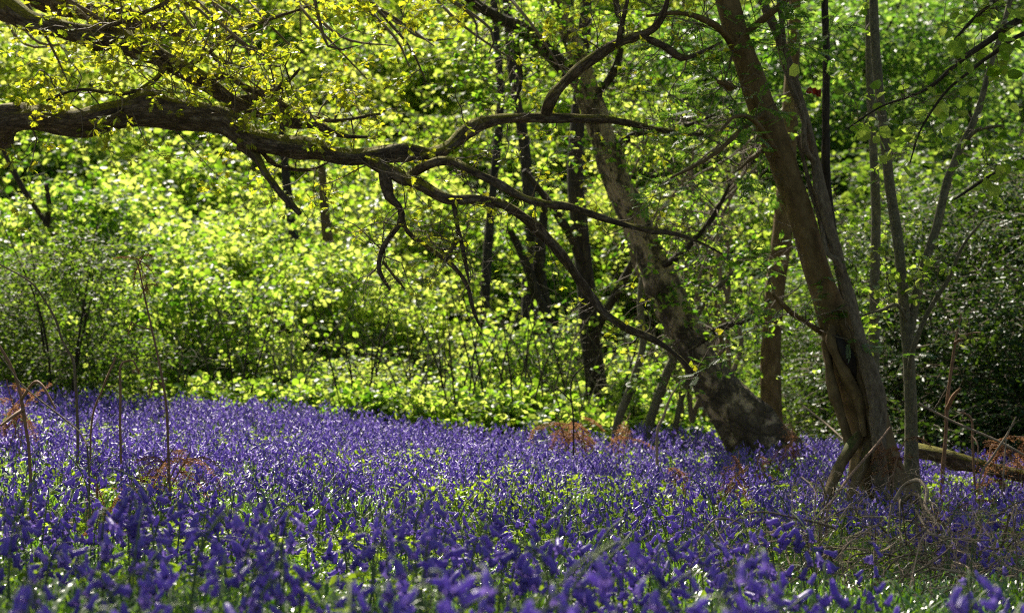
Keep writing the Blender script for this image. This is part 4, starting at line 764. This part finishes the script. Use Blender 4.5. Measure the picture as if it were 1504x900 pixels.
stalk('dead_stalk', [(1432, 690, 12.9, 2), (1430, 650, 12.9, 2), (1428, 615, 12.9, 1.6), (1412, 605, 12.9, 1)], M['wood'], 'upright brown stalk with a bent top behind the fallen log', 'dead stem', 5, [[(1429, 640, 12.9, 1.2), (1438, 655, 12.8, 1), (1436, 690, 12.8, .8)]])

# ------------------------------------------------------------------ tangled honeysuckle stems, lower right
vt = thing('honeysuckle_tangle', gp(xat(1360, 8.6), 8.6), 'tangle of bare twisted honeysuckle stems sprawling over the lower right flowers', 'vine')
VROWS = [
 [(1312, 735, 9, 2.5), (1330, 712, 9, 2.9), (1352, 706, 8.9, 2.9), (1364, 722, 8.8, 2.9), (1360, 745, 8.7, 2.6), (1372, 765, 8.6, 2.3), (1385, 790, 8.5, 2.2)],
 [(1318, 725, 9.1, 2.2), (1322, 742, 9, 2.4), (1340, 728, 8.9, 2.6), (1352, 735, 8.8, 2.6), (1362, 758, 8.7, 2.3), (1392, 775, 8.6, 2.2), (1402, 800, 8.5, 1.9), (1425, 812, 8.4, 1.4)],
 [(1350, 735, 8.9, 1.9), (1346, 760, 8.8, 2.2), (1352, 790, 8.7, 2.2), (1358, 812, 8.6, 1.7)],
 [(1345, 752, 8.8, 1.9), (1362, 780, 8.6, 2.2), (1395, 800, 8.5, 2.2), (1420, 812, 8.4, 1.9), (1440, 835, 8.3, 1.4)],
 [(1180, 800, 8.6, 1.3), (1230, 806, 8.5, 1.4), (1275, 812, 8.4, 1.4), (1300, 830, 8.3, 1.2)],
 [(1262, 868, 7.6, 1.4), (1300, 856, 7.7, 1.9), (1340, 840, 7.8, 1.9), (1380, 815, 7.9, 1.7), (1400, 800, 8, 1.4)],
 [(1236, 866, 7.4, 1.9), (1260, 866, 7.4, 2.3), (1280, 880, 7.3, 2.2), (1288, 905, 7.2, 1.7)],
 [(1152, 738, 9, 1.2), (1152, 800, 8.8, 1.4), (1160, 830, 8.6, 1.4), (1185, 845, 8.4, 1.2)],
 [(1245, 850, 8, 1.3), (1250, 820, 8.2, 1.4), (1290, 812, 8.2, 1.4), (1340, 820, 8.1, 1.4), (1400, 845, 8, 1.4), (1460, 850, 8, 1.4), (1520, 845, 8, 1.4)],
 [(1310, 740, 9, 1.4), (1308, 780, 8.9, 1.4), (1318, 820, 8.8, 1.4), (1330, 850, 8.6, 1.2)],
 [(1520, 735, 8.6, 1.4), (1490, 740, 8.6, 1.6), (1465, 758, 8.6, 1.6), (1450, 772, 8.6, 1.2)],
 [(1330, 820, 8.2, 1.4), (1380, 830, 8.1, 1.6), (1430, 860, 8, 1.6), (1480, 855, 7.9, 1.4), (1520, 830, 7.8, 1.4)],
 [(1210, 840, 8, 1.2), (1245, 842, 8, 1.2), (1290, 845, 7.9, 1.4), (1330, 838, 7.9, 1.2)],
 [(1200, 800, 8.8, 1.0), (1212, 770, 8.9, 1.2), (1240, 752, 9, 1.2), (1270, 748, 9, 0.7)],
 [(1400, 900, 7.2, 1.4), (1430, 880, 7.4, 1.6), (1470, 870, 7.6, 1.7), (1520, 872, 7.8, 1.4)],
 [(1440, 905, 7.1, 1.4), (1450, 870, 7.3, 1.4), (1480, 850, 7.6, 1.4), (1520, 855, 7.8, 1.3)]]
for q in range(34):
    a = rng.uniform(1170, 1500); D = rng.uniform(7.0, 9.4); py = 400 + (CZ - float(ground(xat(a, D), D)) - rng.uniform(.1, .38)) / D * FPX; dx = rng.uniform(-1, 1)
    VROWS.append([(a + dx * 60 * t + rng.normal() * 9, py + rng.normal() * 15 - 26 * math.sin(t * 3.1) + 30 * t * rng.uniform(-.5, 1), D - .15 * t, rng.uniform(1.1, 2.1) * (1 - .15 * t)) for t in range(5)])
VP = []
for q, rows in enumerate(VROWS):
    mb = MB(); p = tube(mb, px_path(rows), 8, .12, .02, wob=.008); VP.append(p)
    add_part('stem', mb, [M['vine'] if q % 3 else M['deadtwig']], vt)
mt = MB(); branchlets(VP, 210, .5, .0026, mt, None, wander=1.0, levels=2, bias=(0, 0, .1)); add_part('twigs', mt, [M['deadtwig']], vt, True)

# ------------------------------------------------------------------ bluebells
def bell_t(sides, rings):
    """nodding bell: mouth down -Z, top at origin; returns verts, faces"""
    v = []; f = []
    for z, r in rings:
        for k in range(sides):
            a = k * 2 * math.pi / sides; rr = r; zz = z
            if (z, r) == rings[-1] and k % 2: rr = r * .55; zz = z * .80
            v.append([rr * math.cos(a), rr * math.sin(a), zz])
    for i in range(len(rings) - 1):
        for k in range(sides):
            f.append([i * sides + k, i * sides + (k + 1) % sides, (i + 1) * sides + (k + 1) % sides, (i + 1) * sides + k])
    return np.array(v, float) * [.8, .8, 1.05], np.array(f)
BELL_HI = bell_t(10, [(0, .0015), (-.002, .0034), (-.008, .0042), (-.014, .0046), (-.017, .0058), (-.0165, .0088)])
BELL_LO = bell_t(6, [(0, .0012), (-.003, .0042), (-.013, .0050), (-.0175, .0092)])
def rot_to(tilt, az):
    return np.array(Euler((0, tilt, az)).to_matrix())
def make_plant(nb, h, lean):
    """stem path and list of (matrix, position) of bells; raceme nods to +X"""
    n = 9; rows = []; x = 0; z = 0; ang = R(2 + lean)
    for k in range(n):
        rows.append([x, 0, z, .0032 - .0002 * k]); 
        if k > 4: ang += R(9 + lean * 1.6)
        x += math.sin(ang) * h / n; z += math.cos(ang) * h / n
    p = smooth_path(rows, .02); bells = []
    for q in range(nb):
        t = 1 - (q / nb) ** 1.0 * .50; c = p[min(int(t * (len(p) - 1)), len(p) - 1), :3]
        az = rng.normal() * 1.0 + (math.pi if q % 4 == 3 else 0); off = .016 + .014 * (q / nb)
        d = np.array([math.cos(az), math.sin(az), 0]); tilt = -R(rng.uniform(10, 75) if q > 1 else rng.uniform(20, 40))
        bells.append((rot_to(tilt, az), c + d * off + [0, 0, -.002], c, 1.6 * rng.uniform(.85, 1.2) * (.75 if q < 2 else 1)))
    return p, bells
PL = [make_plant(int(rng.integers(7, 12)), rng.uniform(.24, .42), rng.uniform(0, 6)) for k in range(10)]
def blade_t(n=4, w_=.007):
    v = []; f = []
    for k in range(n + 1):
        t = k / n; y = math.sin(t * 1.5) * .55; z = .95 * t - .66 * t ** 2.3; ww = w_ * (1 - t) ** .55 * (.8 + .6 * t) if k < n else .0004
        v += [[-ww, y * .6, z], [ww, y * .6, z]]
    for k in range(n): f.append([2 * k, 2 * k + 1, 2 * k + 3, 2 * k + 2])
    return np.array(v), np.array(f)
BLADE = blade_t()
def mini(p, sides=3, every=4):
    mb = MB(); tube(mb, p[::every] if len(p[::every]) > 2 else p, sides); return mb.v[0], mb.f[0][0]
MINI = [mini(p) for p, b in PL]

def density(x, y):
    px = 752 + x / y * FPX
    d = (.12 + .8 * vnoise(x, y, 1.1, 1) * (.3 + 1.2 * vnoise(x, y, .35, 2) ** 1.5)) * (1.35 - .35 * sm(6, 9, y))
    d = d * 1.15 * (.45 + 1.1 * (vnoise(x + .4 * y, y * 1.6, .9, 31) > .42)) + .42 * sm(9.5, 14.5, y) * (.6 + .8 * vnoise(x, y, .7, 41)) * (.5 + vnoise(x, y, .5, 3))
    d = d * (1 - .5 * sm(1150, 1330, px) * (1 - sm(8.6, 11, y)))        # few under the vine tangle
    d = d * (1 - .35 * sm(500, 900, px) * (1 - sm(8, 11, y)) * (vnoise(x, y, .8, 5) > .5))
    return d
NB = 11500
y = 2.9 + (20.5 - 2.9) * rng.random(NB * 3) ** .7; x = (rng.random(NB * 3) * 2 - 1) * (y * .30 + .35)
keep = rng.random(NB * 3) < density(x, y) * .20 * (.50 + .50 * sm(7.5, 11, y)) * (1 + 3.2 * (1 - sm(3.2, 5.2, y))) * (y * .3 + .35) / (2.0) * .62
x = x[keep]; y = y[keep]
# keep off the two big trunk feet
for (cx, cy, cr) in ((2.41, D1, .28), (2.35, 17.6, .35)):
    k = (x - cx) ** 2 + (y - cy) ** 2 > cr ** 2; x = x[k]; y = y[k]
print('bluebells', len(x))
inview = (np.abs(x / y * FPX) < 760) & ((400 + (CZ - .40 - ground(x, y)) / y * FPX) < 903)
order = np.argsort(np.where(inview, y, 99))
near = order[:300]; rest = order[300:]
# individual bluebells, each with its own stem, bells and leaves
bmb = MB(); bmb.add(*BELL_HI); bellmesh = bmb.mesh('bell', [M['bell']])
lmb = MB(); lmb.add(*BLADE); blademesh = lmb.mesh('leaf', [M['blade']])
protos = []
for p, bells in PL:
    smb = MB(); tube(smb, p, 5)
    for Mx, c, a, s in bells: tube(smb, [[*a, .0012], [*((a + c) / 2 + [0, 0, .002]), .0011], [*c, .001]], 3)
    me = smb.mesh('stem', [M['stem']])
    root = bpy.data.objects.new('bluebell', None); kids = [bpy.data.objects.new('stem', me)]
    for Mx, c, a, s in bells:
        o = bpy.data.objects.new('bell', bellmesh); o.matrix_basis = Matrix.LocRotScale(Vector(c), Matrix(Mx.tolist()), Vector((s, s, s * 1.05))); kids.append(o)
    for q in range(3):
        o = bpy.data.objects.new('leaf', blademesh); o.rotation_euler = (0, 0, rng.random() * 6.28); s = rng.uniform(.2, .32); o.scale = (s * 1.1, s, s); kids.append(o)
    protos.append((root, kids))
def blab(px, x_, y_):
    if px < 500: return 'violet bluebell of the out-of-focus front rank at the bottom left', 'bluebells at the bottom left'
    if px < 1000: return 'violet bluebell of the front rank at the bottom centre', 'bluebells at the bottom centre'
    return 'violet bluebell of the shaded front rank at the bottom right', 'bluebells at the bottom right'
for k in near:
    root, kids = protos[int(rng.integers(len(protos)))]
    r = root.copy(); COL.objects.link(r); r.location = (x[k], y[k], float(ground(x[k], y[k])) - .01); r.rotation_euler = (rng.normal() * .06, rng.normal() * .06, rng.random() * 6.28)
    s = rng.uniform(1.1, 1.65); r.scale = (s, s, s)
    la, gr = blab(752 + x[k] / y[k] * FPX, x[k], y[k]); tag(r, la, 'bluebell', gr)
    for c in kids:
        q = c.copy(); COL.objects.link(q); q.parent = r
for root, kids in protos:
    for c in kids: bpy.data.objects.remove(c)
    bpy.data.objects.remove(root)
# all the others: one carpet
mb = MB(); xr = x[rest]; yr = y[rest]; zr = ground(xr, yr) - .01
var = rng.integers(0, len(PL), len(xr)); az = rng.random(len(xr)) * 6.28; sc = rng.uniform(.75, 1.25, len(xr))
ca, sa = np.cos(az), np.sin(az); RZ = np.zeros((len(xr), 3, 3)); RZ[:, 0, 0] = ca; RZ[:, 0, 1] = -sa; RZ[:, 1, 0] = sa; RZ[:, 1, 1] = ca; RZ[:, 2, 2] = 1
RZ *= sc[:, None, None]; pos = np.stack([xr, yr, zr], -1)
for v in range(len(PL)):
    s_ = var == v; stamp(mb, MINI[v][0], MINI[v][1], RZ[s_], pos[s_], 1)
    for q, (Mx, c, a, s) in enumerate(PL[v][1]):
        far = yr > 13.5
        for tm, s2 in ((BELL_LO, s_ & ~far), (BELL_LO, s_ & far)):
            if tm is BELL_LO and s2 is not None and (q % 2 and False): continue
            MM = np.einsum('nij,jk->nik', RZ[s2], Mx * s); pp = np.einsum('nij,j->ni', RZ[s2], c) + pos[s2]
            stamp(mb, tm[0], tm[1], MM, pp, 0)
o = link('bluebell_carpet', mb.mesh('bluebell_carpet', [M['bell'], M['stem']]), stuff=True)
tag(o, 'dense carpet of violet bluebells covering the wood floor behind the front rank', 'bluebells')
print('carpet polys', len(o.data.polygons))

# blades, grass and small herbs
def scatter(n, y0, y1, pw=.62):
    yy = y0 + (y1 - y0) * rng.random(n) ** pw; xx = (rng.random(n) * 2 - 1) * (yy * .30 + .4); return xx, yy
mb = MB(); xx, yy = scatter(60000, 3.0, 19.5, .8); zz = ground(xx, yy) - .01
az = rng.random(len(xx)) * 6.28; ln = rng.uniform(.12, .36, len(xx)) * (.6 + .6 * vnoise(xx, yy, .5, 21)); ca, sa = np.cos(az), np.sin(az)
MM = np.zeros((len(xx), 3, 3)); MM[:, 0, 0] = ca; MM[:, 0, 1] = -sa * ln; MM[:, 1, 0] = sa; MM[:, 1, 1] = ca * ln; MM[:, 2, 2] = ln
sp = rng.uniform(.3, 2.4, len(xx)); MM[:, 0, 1] *= sp; MM[:, 1, 1] *= sp
tv = BLADE[0].copy(); tv[:, 0] *= .75
stamp(mb, tv, BLADE[1], MM, np.stack([xx, yy, zz], -1))
xx, yy = scatter(9000, 3.0, 8.5, .9); zz = ground(xx, yy) - .01
az = rng.random(len(xx)) * 6.28; ln = rng.uniform(.26, .46, len(xx)); ca, sa = np.cos(az), np.sin(az); sp = rng.uniform(.5, 1.7, len(xx))
MM = np.zeros((len(xx), 3, 3)); MM[:, 0, 0] = ca * 1.2; MM[:, 0, 1] = -sa * ln * sp; MM[:, 1, 0] = sa * 1.2; MM[:, 1, 1] = ca * ln * sp; MM[:, 2, 2] = ln
stamp(mb, tv, BLADE[1], MM, np.stack([xx, yy, zz], -1))
o = link('bluebell_leaves', mb.mesh('bluebell_leaves', [M['blade']]), stuff=True); tag(o, 'strappy glossy green leaves and grass filling the floor between the bluebell stems', 'grass')
mb = MB(); xx, yy = scatter(26000, 3.4, 18.5, .8)
k = vnoise(xx, yy, .9, 9) + .35 * vnoise(xx, yy, .3, 11) > .72; xx = xx[k]; yy = yy[k]
hh = rng.uniform(.04, .20, len(xx)); c = np.repeat(np.stack([xx, yy, ground(xx, yy) + hh], -1), 4, 0); d = rng.normal(size=c.shape); d[:, 2] = np.abs(d[:, 2]) * .5
put_leaves(mb, c, d, .032, LEAF6, .5)
o = link('herb_layer', mb.mesh('herb_layer', [M['herb']]), stuff=True); tag(o, 'low yellow-green herbs growing in patches among the bluebells', 'herbs')
print('objects', len(bpy.data.objects))
